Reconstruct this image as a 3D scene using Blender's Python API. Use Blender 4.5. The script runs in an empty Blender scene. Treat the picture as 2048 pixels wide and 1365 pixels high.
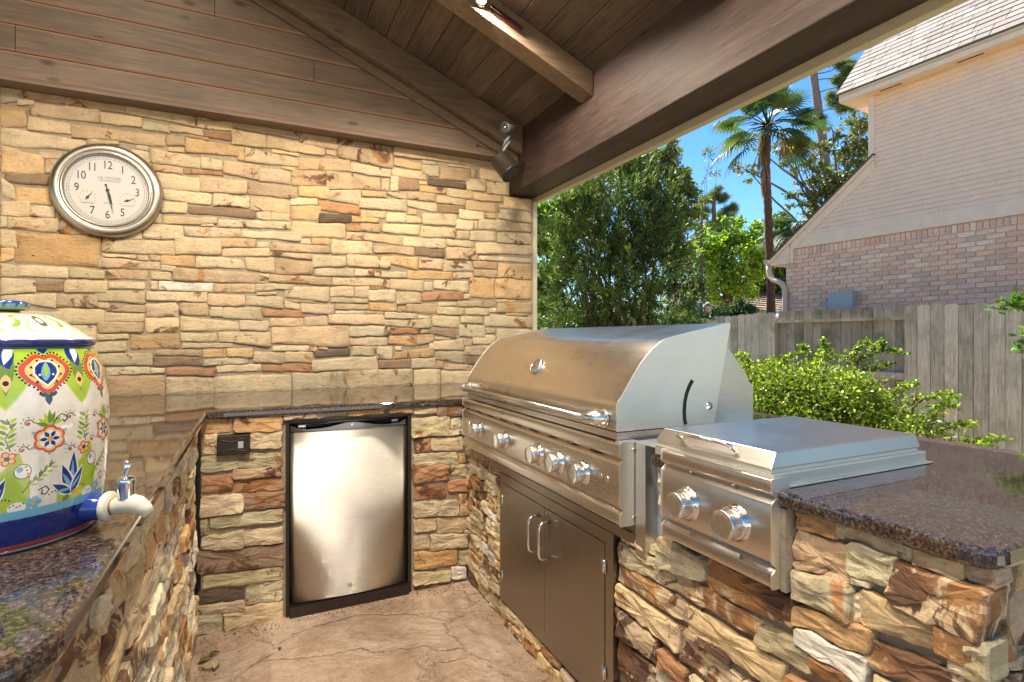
import bpy, bmesh, math, random
import numpy as np
from mathutils import Vector, Matrix, noise as mnoise
random.seed(7); RNG=np.random.default_rng(11)
SC=bpy.context.scene; COL=SC.collection; R_=math.radians; PI=math.pi
# ---------------------------------------------------------------- camera, sky, sun, exposure
CAM_H=1.216; YAW=math.atan(512/1078.); FPX=1077.5
SY,CY=math.sin(YAW),math.cos(YAW)
cd=bpy.data.cameras.new('camera'); cam=bpy.data.objects.new('camera',cd); COL.objects.link(cam)
cam.location=(0,0,CAM_H); cam.rotation_euler=(PI/2,0,-YAW)
cd.sensor_width=36; cd.lens=36*FPX/2048; cd.shift_y=-6.5/2048; cd.clip_start=.02; cd.clip_end=2000
SC.camera=cam
SUN_EL,SUN_AZ=R_(52),R_(4)      # azimuth from +Y towards +X
wd=bpy.data.worlds.new('World'); SC.world=wd; wd.use_nodes=True
nt=wd.node_tree; bg=nt.nodes['Background']
sky=nt.nodes.new('ShaderNodeTexSky'); sky.sky_type='NISHITA'; sky.sun_disc=False
sky.sun_elevation=SUN_EL; sky.sun_rotation=SUN_AZ; sky.air_density=1.0; sky.dust_density=0.0; sky.ozone_density=5.0
tc=nt.nodes.new('ShaderNodeTexCoord'); mp=nt.nodes.new('ShaderNodeMapping'); mp.inputs['Scale'].default_value=(1.2,1.2,5.5)
nz=nt.nodes.new('ShaderNodeTexNoise'); nz.inputs['Scale'].default_value=2.2; nz.inputs['Detail'].default_value=7; nz.inputs['Roughness'].default_value=.62
rp=nt.nodes.new('ShaderNodeValToRGB'); rp.color_ramp.elements[0].position=.52; rp.color_ramp.elements[1].position=.92
rp.color_ramp.elements[1].color=(.35,.35,.35,1)
mx=nt.nodes.new('ShaderNodeMix'); mx.data_type='RGBA'; mx.inputs['B'].default_value=(9.5,10.2,11.5,1)
nt.links.new(tc.outputs['Generated'],mp.inputs[0]); nt.links.new(mp.outputs[0],nz.inputs['Vector']); nt.links.new(nz.outputs['Fac'],rp.inputs[0])
nt.links.new(rp.outputs[0],mx.inputs['Factor']); hsv=nt.nodes.new('ShaderNodeHueSaturation'); hsv.inputs['Saturation'].default_value=1.2; nt.links.new(sky.outputs[0],hsv.inputs['Color']); nt.links.new(hsv.outputs[0],mx.inputs['A']); nt.links.new(mx.outputs['Result'],bg.inputs[0])
bg.inputs[1].default_value=.076
sl=bpy.data.lights.new('sun','SUN'); sl.energy=5; sl.angle=R_(.53); sl.color=(1,.95,.86)
so=bpy.data.objects.new('sun',sl); COL.objects.link(so)
sd=Vector((math.sin(SUN_AZ)*math.cos(SUN_EL),math.cos(SUN_AZ)*math.cos(SUN_EL),math.sin(SUN_EL)))
so.rotation_euler=sd.to_track_quat('Z','Y').to_euler(); so.location=(5,20,20)
vs=SC.view_settings; vs.view_transform='Standard'; vs.look='None'; vs.exposure=1.6; vs.gamma=1; vs.use_curve_mapping=False
cy=SC.cycles; cy.use_denoising=True; cy.max_bounces=10; cy.diffuse_bounces=6; cy.glossy_bounces=5; cy.transmission_bounces=5; cy.transparent_max_bounces=8
cy.sample_clamp_indirect=8; cy.caustics_reflective=False; cy.caustics_refractive=False
# ---------------------------------------------------------------- materials
def NT(name):
    m=bpy.data.materials.new(name); m.use_nodes=True; t=m.node_tree
    return m,t,t.nodes['Principled BSDF']
def nd(t,kind,**kw):
    n=t.nodes.new('ShaderNode'+kind)
    for k,v in kw.items():
        if k in n.inputs: n.inputs[k].default_value=v
        else: setattr(n,k,v)
    return n
def L(t,a,b): t.links.new(a,b)
def ramp(t,fac,stops):
    r=nd(t,'ValToRGB'); e=r.color_ramp.elements
    while len(e)<len(stops): e.new(.5)
    for i,(p,c) in enumerate(stops):
        e[i].position=p; e[i].color=(c if len(c)==4 else (*c,1)) if not isinstance(c,(int,float)) else (c,c,c,1)
    L(t,fac,r.inputs[0]); return r.outputs[0]
def coords(t,scale=(1,1,1),kind='Object',rot=(0,0,0)):
    tc=nd(t,'TexCoord'); m=nd(t,'Mapping'); m.inputs['Scale'].default_value=scale; m.inputs['Rotation'].default_value=rot
    L(t,tc.outputs[kind],m.inputs[0]); return m.outputs[0]
def tnoise(t,vec,scale,detail=4,rough=.55,dist=0):
    n=nd(t,'TexNoise'); n.inputs['Scale'].default_value=scale; n.inputs['Detail'].default_value=detail; n.inputs['Roughness'].default_value=rough; n.inputs['Distortion'].default_value=dist
    L(t,vec,n.inputs['Vector']); return n.outputs['Fac']
def mixc(t,fac,a,b,mode='MIX'):
    m=nd(t,'Mix'); m.data_type='RGBA'; m.blend_type=mode
    for s,v in (('Factor',fac),('A',a),('B',b)):
        if isinstance(v,(int,float)): m.inputs[s].default_value=v if s=='Factor' else (v,v,v,1)
        elif isinstance(v,tuple): m.inputs[s].default_value=(*v,1) if len(v)==3 else v
        else: L(t,v,m.inputs[s])
    return m.outputs['Result']
def mth(t,op,a,b=0):
    m=nd(t,'Math'); m.operation=op
    for i,v in enumerate((a,b)):
        if isinstance(v,(int,float)): m.inputs[i].default_value=v
        else: L(t,v,m.inputs[i])
    return m.outputs[0]
def bump(t,p,h,strength=.3,dist=.01,prev=None):
    b=nd(t,'Bump'); b.inputs['Strength'].default_value=strength; b.inputs['Distance'].default_value=dist
    L(t,h,b.inputs['Height'])
    if prev is not None: L(t,prev,b.inputs['Normal'])
    L(t,b.outputs[0],p.inputs['Normal']); return b.outputs[0]
def simple(name,col,rough=.5,metal=0,spec=.5,coat=0):
    m,t,p=NT(name); p.inputs['Base Color'].default_value=(*col,1); p.inputs['Roughness'].default_value=rough
    p.inputs['Metallic'].default_value=metal; p.inputs['Specular IOR Level'].default_value=spec; p.inputs['Coat Weight'].default_value=coat
    return m
M={}
def m_stone():
    m,t,p=NT('ledge_stone'); v=coords(t)
    at=nd(t,'Attribute'); at.attribute_name='tint'
    vs_=coords(t,(1,1,3.2),rot=(0.05,0.08,0.3))
    off=nd(t,'VectorMath'); off.operation='SCALE'; off.inputs['Scale'].default_value=61.0; L(t,at.outputs['Color'],off.inputs[0]); ov=nd(t,'VectorMath'); ov.operation='ADD'; L(t,v,ov.inputs[0]); L(t,off.outputs[0],ov.inputs[1]); v0=v; v=ov.outputs[0]
    ov2=nd(t,'VectorMath'); ov2.operation='ADD'; L(t,vs_,ov2.inputs[0]); L(t,off.outputs[0],ov2.inputs[1]); vs_=ov2.outputs[0]
    n1=tnoise(t,v,9,6,.62); n2=tnoise(t,vs_,26,8,.72,.6); n3=tnoise(t,v,5.5,9,.68,1.2)
    a=mixc(t,1,at.outputs['Color'],ramp(t,n1,[(.25,(.72,.68,.62)),(.5,(1,1,1)),(.8,(1.20,1.16,1.06))]),'MULTIPLY')
    n4=tnoise(t,v,95,7,.78); a=mixc(t,1,a,ramp(t,n4,[(.30,(.66,.62,.56)),(.46,(1,1,1)),(.72,(1.16,1.14,1.10))]),'MULTIPLY')
    n6=tnoise(t,vs_,11,9,.7,.8); a=mixc(t,ramp(t,n6,[(.60,0.0),(.66,.38),(.70,.10)]),a,(.16,.10,.06))
    a=mixc(t,1,a,ramp(t,n2,[(.28,(.74,.70,.66)),(.45,(1,1,1)),(.75,(1.10,1.09,1.07))]),'MULTIPLY')
    # iron stains: amount rides in the attribute's alpha
    th=mth(t,'ADD',n3,mth(t,'MULTIPLY',at.outputs['Alpha'],.20)); n5=tnoise(t,v,3.1,5,.6,.4)
    rust=ramp(t,n5,[(.40,(.095,.042,.030)),(.49,(.17,.075,.040)),(.55,(.40,.185,.065)),(.7,(.52,.27,.10))]); rust=mixc(t,1,rust,ramp(t,n2,[(.3,.75),(.7,1.2)]),'MULTIPLY')
    a=mixc(t,ramp(t,th,[(.595,0.0),(.635,.93)]),a,rust)
    L(t,a,p.inputs['Base Color']); p.inputs['Roughness'].default_value=.82; p.inputs['Specular IOR Level'].default_value=.3
    b=bump(t,p,n2,.7,.014); bump(t,p,n4,.5,.005,b)
    return m
M['stone']=m_stone()
def m_mortar():
    m,t,p=NT('mortar'); v=coords(t); n=tnoise(t,v,60,6,.7); n2=tnoise(t,v,5,4)
    a=mixc(t,n2,(.27,.215,.145),(.38,.31,.22)); a=mixc(t,1,a,ramp(t,n,[(.3,.75),(.7,1.15)]),'MULTIPLY')
    L(t,a,p.inputs['Base Color']); p.inputs['Roughness'].default_value=.95; bump(t,p,n,.6,.01); return m
M['mortar']=m_mortar()
def m_granite(name,dark,mid,lite,amt=.5):
    m,t,p=NT(name); v=coords(t,(2.2,2.2,2.2))
    vo=nd(t,'TexVoronoi'); vo.inputs['Scale'].default_value=150; L(t,v,vo.inputs['Vector'])
    n=tnoise(t,v,70,6,.7); n2=tnoise(t,v,14,5,.6,.8); n3=tnoise(t,v,210,3,.7)
    a=ramp(t,n,[(.36,dark),(.50,mid),(.62,lite)])
    bw=nd(t,'RGBToBW'); L(t,vo.outputs['Color'],bw.inputs[0])
    a=mixc(t,ramp(t,bw.outputs[0],[(.55,0.0),(.62,.75)]),a,tuple(c*.35 for c in dark))
    a=mixc(t,ramp(t,n2,[(.45,0.0),(.62,amt)]),a,lite)
    a=mixc(t,ramp(t,n3,[(.64,0.0),(.72,.5)]),a,tuple(min(1,c*1.5) for c in lite))
    L(t,a,p.inputs['Base Color']); p.inputs['Roughness'].default_value=.09; p.inputs['IOR'].default_value=1.58; p.inputs['Specular IOR Level'].default_value=.7
    L(t,ramp(t,n2,[(.3,.02),(.8,.07)]),p.inputs['Roughness'])
    bump(t,p,tnoise(t,v,30,3),.03,.002); return m
M['granite']=m_granite('polished_granite',(.010,.009,.009),(.050,.034,.027),(.135,.095,.074),.12)
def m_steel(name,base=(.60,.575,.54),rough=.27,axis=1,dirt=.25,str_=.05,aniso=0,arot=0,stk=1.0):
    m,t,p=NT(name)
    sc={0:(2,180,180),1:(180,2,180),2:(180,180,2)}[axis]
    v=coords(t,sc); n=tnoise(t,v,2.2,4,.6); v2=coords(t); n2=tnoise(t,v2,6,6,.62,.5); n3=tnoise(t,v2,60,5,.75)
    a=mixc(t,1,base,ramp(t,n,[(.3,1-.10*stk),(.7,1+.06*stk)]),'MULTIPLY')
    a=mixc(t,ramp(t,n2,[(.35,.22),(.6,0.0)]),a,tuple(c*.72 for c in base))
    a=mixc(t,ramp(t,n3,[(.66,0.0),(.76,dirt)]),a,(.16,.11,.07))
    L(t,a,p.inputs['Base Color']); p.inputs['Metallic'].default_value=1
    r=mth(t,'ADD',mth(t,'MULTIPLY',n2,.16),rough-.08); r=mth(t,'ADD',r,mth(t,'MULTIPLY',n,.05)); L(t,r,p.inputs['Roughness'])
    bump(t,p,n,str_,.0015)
    if aniso:
        p.inputs['Anisotropic'].default_value=aniso; tg=nd(t,'Tangent'); tg.direction_type='RADIAL'; tg.axis='Z'; L(t,tg.outputs[0],p.inputs['Tangent']); p.inputs['Anisotropic Rotation'].default_value=arot
    return m
M['steel']=m_steel('brushed_steel_along',base=(.62,.575,.52),axis=1,dirt=.08)
M['steel_v']=m_steel('brushed_steel_upright',axis=2,rough=.30,dirt=.4)
M['steel_x']=m_steel('brushed_steel_across',axis=0,base=(.62,.62,.60),rough=.32,dirt=.35)
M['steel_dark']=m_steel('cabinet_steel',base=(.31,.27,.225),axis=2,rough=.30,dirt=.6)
M['chrome']=m_steel('polished_chrome',base=(.75,.73,.71),rough=.14,axis=2,dirt=.15,str_=.01)
M['knob']=m_steel('knob_metal',base=(.70,.70,.69),rough=.24,axis=0,dirt=.5,str_=.02)
M['black']=simple('black_plastic',(.012,.014,.015),.35)
M['blackrub']=simple('dark_gap',(.01,.009,.008),.8)
M['bronze']=simple('dark_bronze',(.045,.033,.027),.38,.6)
M['teal']=simple('smoky_plastic',(.03,.045,.045),.12,.2)
def m_wood(name,c1,c2,axis=0,knots=True,rough=.6,scale=1.0,worn=0):
    m,t,p=NT(name); oi=nd(t,'ObjectInfo')
    sc=[16*scale]*3; sc[axis]=1.1*scale
    tc=nd(t,'TexCoord'); ad=nd(t,'VectorMath'); ad.operation='ADD'
    cb=nd(t,'CombineXYZ'); k=mth(t,'MULTIPLY',oi.outputs['Random'],37.0)
    for i in range(3): L(t,k,cb.inputs[i])
    L(t,tc.outputs['Object'],ad.inputs[0]); L(t,cb.outputs[0],ad.inputs[1])
    mp=nd(t,'Mapping'); mp.inputs['Scale'].default_value=sc; L(t,ad.outputs[0],mp.inputs[0])
    n=tnoise(t,mp.outputs[0],2.6,7,.66,1.1); n2=tnoise(t,ad.outputs[0],2.3,4,.5)
    sc2=[60*scale]*3; sc2[axis]=2.2*scale; mp2=nd(t,'Mapping'); mp2.inputs['Scale'].default_value=sc2; L(t,ad.outputs[0],mp2.inputs[0])
    n3=tnoise(t,mp2.outputs[0],3,4,.7)
    a=mixc(t,ramp(t,n,[(.32,0.0),(.68,1.0)]),c1,c2)
    a=mixc(t,1,a,ramp(t,n3,[(.3,.80),(.7,1.12)]),'MULTIPLY')
    a=mixc(t,1,a,ramp(t,n2,[(.3,.80),(.7,1.18)]),'MULTIPLY')
    a=mixc(t,1,a,ramp(t,oi.outputs['Random'],[(0,.84),(1,1.14)]),'MULTIPLY')
    if knots:
        sk=[5.5*scale]*3; sk[axis]=2.4*scale; mk=nd(t,'Mapping'); mk.inputs['Scale'].default_value=sk; L(t,ad.outputs[0],mk.inputs[0])
        vo=nd(t,'TexVoronoi'); vo.inputs['Scale'].default_value=1.25; L(t,mk.outputs[0],vo.inputs['Vector'])
        a=mixc(t,ramp(t,vo.outputs['Distance'],[(.05,.75),(.12,0.0)]),a,tuple(c*.35 for c in c1))
    if worn: a=mixc(t,ramp(t,n3,[(.63,0.0),(.72,worn)]),a,tuple(min(1,c*2.2+.03) for c in c2))
    L(t,a,p.inputs['Base Color']); p.inputs['Roughness'].default_value=rough; p.inputs['Specular IOR Level'].default_value=.35
    bump(t,p,n3,.25,.003); return m
M['plank']=m_wood('stained_plank',(.115,.078,.054),(.19,.135,.094),0)
M['ceil']=m_wood('stained_ceiling_board',(.085,.058,.043),(.16,.115,.087),1)
M['rafter']=m_wood('stained_rafter',(.13,.086,.054),(.22,.155,.10),0,worn=.3)
M['beam']=m_wood('stained_beam',(.034,.020,.017),(.082,.051,.042),1,knots=True,worn=.6)
def m_weather(alg=.62,dk=1.0):
    m,t,p=NT('weathered_board'); oi=nd(t,'ObjectInfo'); tc=nd(t,'TexCoord'); ad=nd(t,'VectorMath'); ad.operation='ADD'
    cb=nd(t,'CombineXYZ'); k=mth(t,'MULTIPLY',oi.outputs['Random'],53.0)
    for i in range(3): L(t,k,cb.inputs[i])
    L(t,tc.outputs['Object'],ad.inputs[0]); L(t,cb.outputs[0],ad.inputs[1])
    mp=nd(t,'Mapping'); mp.inputs['Scale'].default_value=(28,28,1.6); L(t,ad.outputs[0],mp.inputs[0])
    n=tnoise(t,mp.outputs[0],2.5,7,.7,1); n2=tnoise(t,ad.outputs[0],3.2,5,.6); n3=tnoise(t,ad.outputs[0],34,5,.8)
    a=ramp(t,n,[(.3,(.28,.22,.165)),(.5,(.58,.47,.365)),(.72,(.76,.65,.52))])
    a=mixc(t,ramp(t,n2,[(.47,0.0),(.66,alg)]),a,(.20,.215,.115))
    a=mixc(t,ramp(t,n3,[(.66,0.0),(.73,.7)]),a,(.5,.49,.42))
    a=mixc(t,1,a,ramp(t,oi.outputs['Random'],[(0,.72*dk),(1,1.18*dk)]),'MULTIPLY')
    L(t,a,p.inputs['Base Color']); p.inputs['Roughness'].default_value=.85; bump(t,p,n,.5,.004); return m
M['fence']=m_weather(); M['fence_damp']=m_weather(.9,.62)
def m_tint(name,rough=.8,nscale=18,lo=.8,hi=1.15,bstr=.3,bd=.004,spec=.3):
    m,t,p=NT(name); v=coords(t); at=nd(t,'Attribute'); at.attribute_name='tint'; n=tnoise(t,v,nscale,6,.65)
    L(t,mixc(t,1,at.outputs['Color'],ramp(t,n,[(.3,lo),(.7,hi)]),'MULTIPLY'),p.inputs['Base Color']); p.inputs['Roughness'].default_value=rough
    p.inputs['Specular IOR Level'].default_value=spec; bump(t,p,n,bstr,bd); return m
M['brick']=m_tint('clay_brick',.9,40,.72,1.2,.4)
M['shingle']=m_tint('asphalt_shingle',.95,60,.7,1.25,.4)
M['bark']=m_tint('bark',.9,22,.6,1.3,.8,.02)
def m_paint(name,c,rough=.55,var=.06,scale=6):
    m,t,p=NT(name); v=coords(t); n=tnoise(t,v,scale,6,.65)
    L(t,mixc(t,1,c,ramp(t,n,[(.3,1-var),(.7,1+var)]),'MULTIPLY'),p.inputs['Base Color']); p.inputs['Roughness'].default_value=rough; bump(t,p,tnoise(t,v,90,4),.08,.002); return m
M['siding']=m_paint('beige_siding_paint',(.84,.62,.46))
M['trimb']=m_paint('beige_trim_paint',(.80,.61,.46))
M['trimw']=m_paint('cream_trim_paint',(.50,.44,.33))
M['joint']=m_paint('brick_mortar',(.60,.46,.38),.9)
M['grey']=m_paint('grey_enamel',(.33,.36,.40),.4)
def m_leaf(name,rough=.5,trans=.35,spec=.4):
    m,t,p=NT(name); at=nd(t,'Attribute'); at.attribute_name='tint'
    L(t,at.outputs['Color'],p.inputs['Base Color']); p.inputs['Roughness'].default_value=rough; p.inputs['Specular IOR Level'].default_value=spec
    tr=nd(t,'BsdfTranslucent'); L(t,mixc(t,1,at.outputs['Color'],(1.5,1.6,.7),'MULTIPLY'),tr.inputs[0])
    ms=nd(t,'MixShader'); ms.inputs[0].default_value=trans; out=t.nodes['Material Output']
    L(t,p.outputs[0],ms.inputs[1]); L(t,tr.outputs[0],ms.inputs[2]); L(t,ms.outputs[0],out.inputs[0]); return m
M['leaf']=m_leaf('foliage'); M['leafg']=m_leaf('glossy_foliage',.50,.25,.35)
def m_floor():
    m,t,p=NT('stamped_concrete'); v=coords(t); n=tnoise(t,v,3.2,8,.62,.7); n2=tnoise(t,v,28,6,.7); n3=tnoise(t,v,1.5,9,.66,1.6)
    a=ramp(t,n,[(.3,(.33,.225,.155)),(.5,(.47,.335,.245)),(.7,(.57,.45,.35))])
    a=mixc(t,1,a,ramp(t,n2,[(.3,.8),(.7,1.12)]),'MULTIPLY'); a=mixc(t,ramp(t,n3,[(.58,0.0),(.68,.55)]),a,(.50,.43,.35))
    n7=tnoise(t,v,2.6,10,.7,2.5); a=mixc(t,ramp(t,n7,[(.485,0.0),(.50,.28),(.515,0.0)]),a,(.16,.10,.07)); a=mixc(t,ramp(t,tnoise(t,v,70,6,.75),[(.30,.6),(.42,0.0)]),a,(.20,.13,.09))
    L(t,a,p.inputs['Base Color']); L(t,ramp(t,n,[(.3,.35),(.7,.62)]),p.inputs['Roughness'])
    vo=nd(t,'TexVoronoi'); vo.feature='DISTANCE_TO_EDGE'; vo.inputs['Scale'].default_value=2.1
    wv=nd(t,'VectorMath'); wv.operation='ADD'; nn=nd(t,'TexNoise'); nn.inputs['Scale'].default_value=5; nn.inputs['Detail'].default_value=6; L(t,v,nn.inputs['Vector']); sc=nd(t,'VectorMath'); sc.operation='SCALE'; sc.inputs['Scale'].default_value=.3
    L(t,nn.outputs['Color'],sc.inputs[0]); L(t,v,wv.inputs[0]); L(t,sc.outputs[0],wv.inputs[1]); L(t,wv.outputs[0],vo.inputs['Vector'])
    b=bump(t,p,n,1,.07); b=bump(t,p,ramp(t,vo.outputs['Distance'],[(0,0.0),(.03,1.0)]),.7,.012,b)
    st=nd(t,'Math'); st.operation='SNAP'; L(t,n3,st.inputs[0]); st.inputs[1].default_value=.06
    b=bump(t,p,st.outputs[0],.6,.02,b); bump(t,p,n2,.25,.004,b); return m
M['floor']=m_floor()
def m_ground():
    m,t,p=NT('garden_ground'); v=coords(t); n=tnoise(t,v,.9,6,.6); n2=tnoise(t,v,25,6,.75)
    a=mixc(t,ramp(t,n,[(.4,0.0),(.6,1.0)]),(.32,.235,.15),(.26,.25,.12)); a=mixc(t,1,a,ramp(t,n2,[(.3,.6),(.7,1.4)]),'MULTIPLY')
    L(t,a,p.inputs['Base Color']); p.inputs['Roughness'].default_value=.95; bump(t,p,n2,.8,.03); return m
M['ground']=m_ground()
M['patio']=m_paint('pale_concrete',(.52,.47,.40),.8,.12,2)
# ---------------------------------------------------------------- builders
ORG={}
def set_tint(me,cols):
    at=me.color_attributes.new('tint','FLOAT_COLOR','POINT'); at.data.foreach_set('color',np.asarray(cols,np.float32).ravel())
def thing(name,loc,label,cat,group=None,kind=None):
    o=bpy.data.objects.new(name,None); COL.objects.link(o); o.location=loc; o.empty_display_size=.1
    o['label']=label; o['category']=cat
    if group: o['group']=group
    if kind: o['kind']=kind
    ORG[o.name]=Vector(loc); return o
def mesh(name,V,F,mat,parent=None,smooth=False,tint=None,uv=None,sub=False):
    V=np.asarray(V,float).reshape(-1,3); org=ORG.get(parent.name,Vector()) if parent else Vector()
    me=bpy.data.meshes.new(name); me.from_pydata((V-np.array(org)).tolist(),[],F)
    if mat: me.materials.append(mat)
    if smooth is True: me.polygons.foreach_set('use_smooth',np.ones(len(F),bool))
    elif smooth is not False: me.polygons.foreach_set('use_smooth',np.asarray(smooth,bool))
    if tint is not None:
        tint=np.asarray(tint,float)
        if tint.ndim==1: tint=np.tile(tint,(len(V),1))
        set_tint(me,tint)
    o=bpy.data.objects.new(name,me); COL.objects.link(o)
    if parent: o.parent=parent; ORG[o.name]=org
    else: ORG[o.name]=Vector()
    me.update(); return o
def top(o,label,cat,group=None,kind=None):
    if label: o['label']=label
    if cat: o['category']=cat
    if group: o['group']=group
    if kind: o['kind']=kind
    return o
class G:
    """collects shapes into one mesh"""
    def __init__(s): s.V=[];s.F=[];s.S=[]
    def add(s,V,F,smooth=False):
        b=len(s.V); s.V+= [tuple(v) for v in V]; s.F+=[tuple(b+i for i in f) for f in F]; s.S+=[smooth]*len(F); return s
    def box(s,a,b,bev=0):
        x0,y0,z0=a;x1,y1,z1=b
        if bev<=0:
            V=[(x0,y0,z0),(x1,y0,z0),(x1,y1,z0),(x0,y1,z0),(x0,y0,z1),(x1,y0,z1),(x1,y1,z1),(x0,y1,z1)]
            return s.add(V,[(3,2,1,0),(4,5,6,7),(0,1,5,4),(1,2,6,5),(2,3,7,6),(3,0,4,7)])
        bm=bmesh.new(); bmesh.ops.create_cube(bm,size=1)
        for v in bm.verts: v.co=Vector(((x0+x1)/2+v.co.x*(x1-x0),(y0+y1)/2+v.co.y*(y1-y0),(z0+z1)/2+v.co.z*(z1-z0)))
        bmesh.ops.bevel(bm,geom=bm.edges[:],offset=bev,segments=2,affect='EDGES',profile=.6)
        bm.verts.index_update(); V=[v.co[:] for v in bm.verts];F=[[v.index for v in f.verts] for f in bm.faces]; bm.free(); return s.add(V,F)
    def prism(s,poly,P,A,B,N,d0,d1,smooth=False):
        """polygon in (a,b) placed at P + aA + bB, extruded d0..d1 along N"""
        P,A,B,N=map(Vector,(P,A,B,N)); n=len(poly)
        V=[P+A*a+B*b+N*d0 for a,b in poly]+[P+A*a+B*b+N*d1 for a,b in poly]
        F=[tuple(range(n))[::-1],tuple(range(n,2*n))]
        b=len(s.V); s.add(V,F); 
        s.F+=[(b+i,b+(i+1)%n,b+n+(i+1)%n,b+n+i) for i in range(n)]; s.S+=[smooth]*n; return s
    def tube(s,pts,r,seg=10,cap=True,flat=1.0):
        pts=[Vector(p) for p in pts]; n=len(pts); rs=r if isinstance(r,(list,tuple)) else [r]*n; V=[];up=None
        for i,p in enumerate(pts):
            d=(pts[min(i+1,n-1)]-pts[max(i-1,0)]).normalized()
            if up is None: up=Vector((0,0,1)) if abs(d.z)<.9 else Vector((1,0,0))
            x=d.cross(up).normalized(); y=x.cross(d).normalized(); up=y
            V+=[p+(x*math.cos(2*PI*k/seg)*flat+y*math.sin(2*PI*k/seg))*rs[i] for k in range(seg)]
        F=[(i*seg+k,i*seg+(k+1)%seg,(i+1)*seg+(k+1)%seg,(i+1)*seg+k) for i in range(n-1) for k in range(seg)]
        s.add(V,F,True)
        if cap: 
            b=len(s.V)-len(V); s.F+=[tuple(b+k for k in range(seg))[::-1],tuple(b+(n-1)*seg+k for k in range(seg))]; s.S+=[False,False]
        return s
    def lathe(s,prof,c,axis=(0,0,1),seg=32,smooth=True,cap=True):
        """prof: (radius, height along axis)"""
        ax=Vector(axis).normalized(); t=Vector((1,0,0)) if abs(ax.x)<.8 else Vector((0,1,0)); x=ax.cross(t).normalized(); y=ax.cross(x); c=Vector(c)
        V=[c+ax*h+(x*math.cos(2*PI*k/seg)+y*math.sin(2*PI*k/seg))*r for r,h in prof for k in range(seg)]; n=len(prof)
        F=[(i*seg+k,i*seg+(k+1)%seg,(i+1)*seg+(k+1)%seg,(i+1)*seg+k) for i in range(n-1) for k in range(seg)]
        s.add(V,F,smooth)
        if cap:
            b=len(s.V)-len(V)
            if prof[0][0]>1e-5: s.F.append(tuple(b+k for k in range(seg))[::-1]); s.S.append(False)
            if prof[-1][0]>1e-5: s.F.append(tuple(b+(n-1)*seg+k for k in range(seg))); s.S.append(False)
        return s
    def make(s,name,mat,parent=None,tint=None,fixn=True):
        o=mesh(name,s.V,s.F,mat,parent,smooth=s.S,tint=tint)
        if fixn:
            bm=bmesh.new(); bm.from_mesh(o.data); bmesh.ops.recalc_face_normals(bm,faces=bm.faces); bm.to_mesh(o.data); bm.free()
        return o
def bevel(o,w=.003,seg=2):
    m=o.modifiers.new('bevel','BEVEL'); m.width=w; m.segments=seg; m.limit_method='ANGLE'; m.angle_limit=R_(35); return o
def bx(name,a,b,mat,parent=None,bev=0): return G().box(a,b,bev).make(name,mat,parent)
M['steel_pale']=m_steel('satin_steel_sheet',base=(.84,.83,.75),rough=.42,axis=0,dirt=.35,stk=.4)
M['steel_lid']=m_steel('burner_lid_steel',base=(.66,.62,.57),rough=.30,axis=1,dirt=.15)
M['fridge']=m_steel('refrigerator_steel',base=(.88,.84,.76),rough=.64,axis=0,dirt=.3,str_=.02,aniso=.95,arot=.25)
M['chromed']=m_steel('dark_chrome',base=(.30,.31,.31),rough=.16,axis=0,dirt=.1,str_=.01)
M['copperb']=m_steel('polished_bezel',base=(.74,.68,.63),rough=.12,axis=1,dirt=.2,str_=.01)
M['pewter']=m_steel('pewter',base=(.44,.39,.335),rough=.34,axis=1,dirt=.0,str_=.01)
M['bronze2']=simple('dark_bronze_metal',(.06,.045,.038),.3,.7)
M['badge_dark']=simple('badge_black',(.02,.02,.022),.3); M['whitep']=simple('badge_white',(.75,.75,.74),.4)
M['dial_brown']=simple('dial_brown',(.16,.10,.07),.2); M['dial']=simple('clock_dial',(.70,.655,.61),.6)
M['ink']=simple('black_ink',(.02,.02,.025),.5); M['inklight']=simple('grey_ink',(.25,.24,.25),.6)
M['grey2']=simple('dark_grey_enamel',(.10,.11,.12),.45); M['shing']=simple('roof_felt',(.09,.08,.075),.9)
def m_glass():
    m,t,p=NT('clear_glass'); out=t.nodes['Material Output']; tr=nd(t,'BsdfTransparent'); gl=nd(t,'BsdfGlossy'); gl.inputs['Roughness'].default_value=.02
    fr=nd(t,'Fresnel'); fr.inputs[0].default_value=1.45; ms=nd(t,'MixShader'); L(t,fr.outputs[0],ms.inputs[0]); L(t,tr.outputs[0],ms.inputs[1]); L(t,gl.outputs[0],ms.inputs[2]); L(t,ms.outputs[0],out.inputs[0]); return m
M['glass']=m_glass()
M['groove']=simple('lit_groove_edge',(.27,.155,.10),.7)  # orange painted on the plank chamfers for light caught along the grooves
M['mirror']=simple('mirror_chrome',(.85,.85,.86),.05,1); M['drybr']=m_tint('dry_leaf_matter',.8,60,.7,1.2)
M['trimc']=m_paint('tan_trim_paint',(.58,.47,.35))
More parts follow.
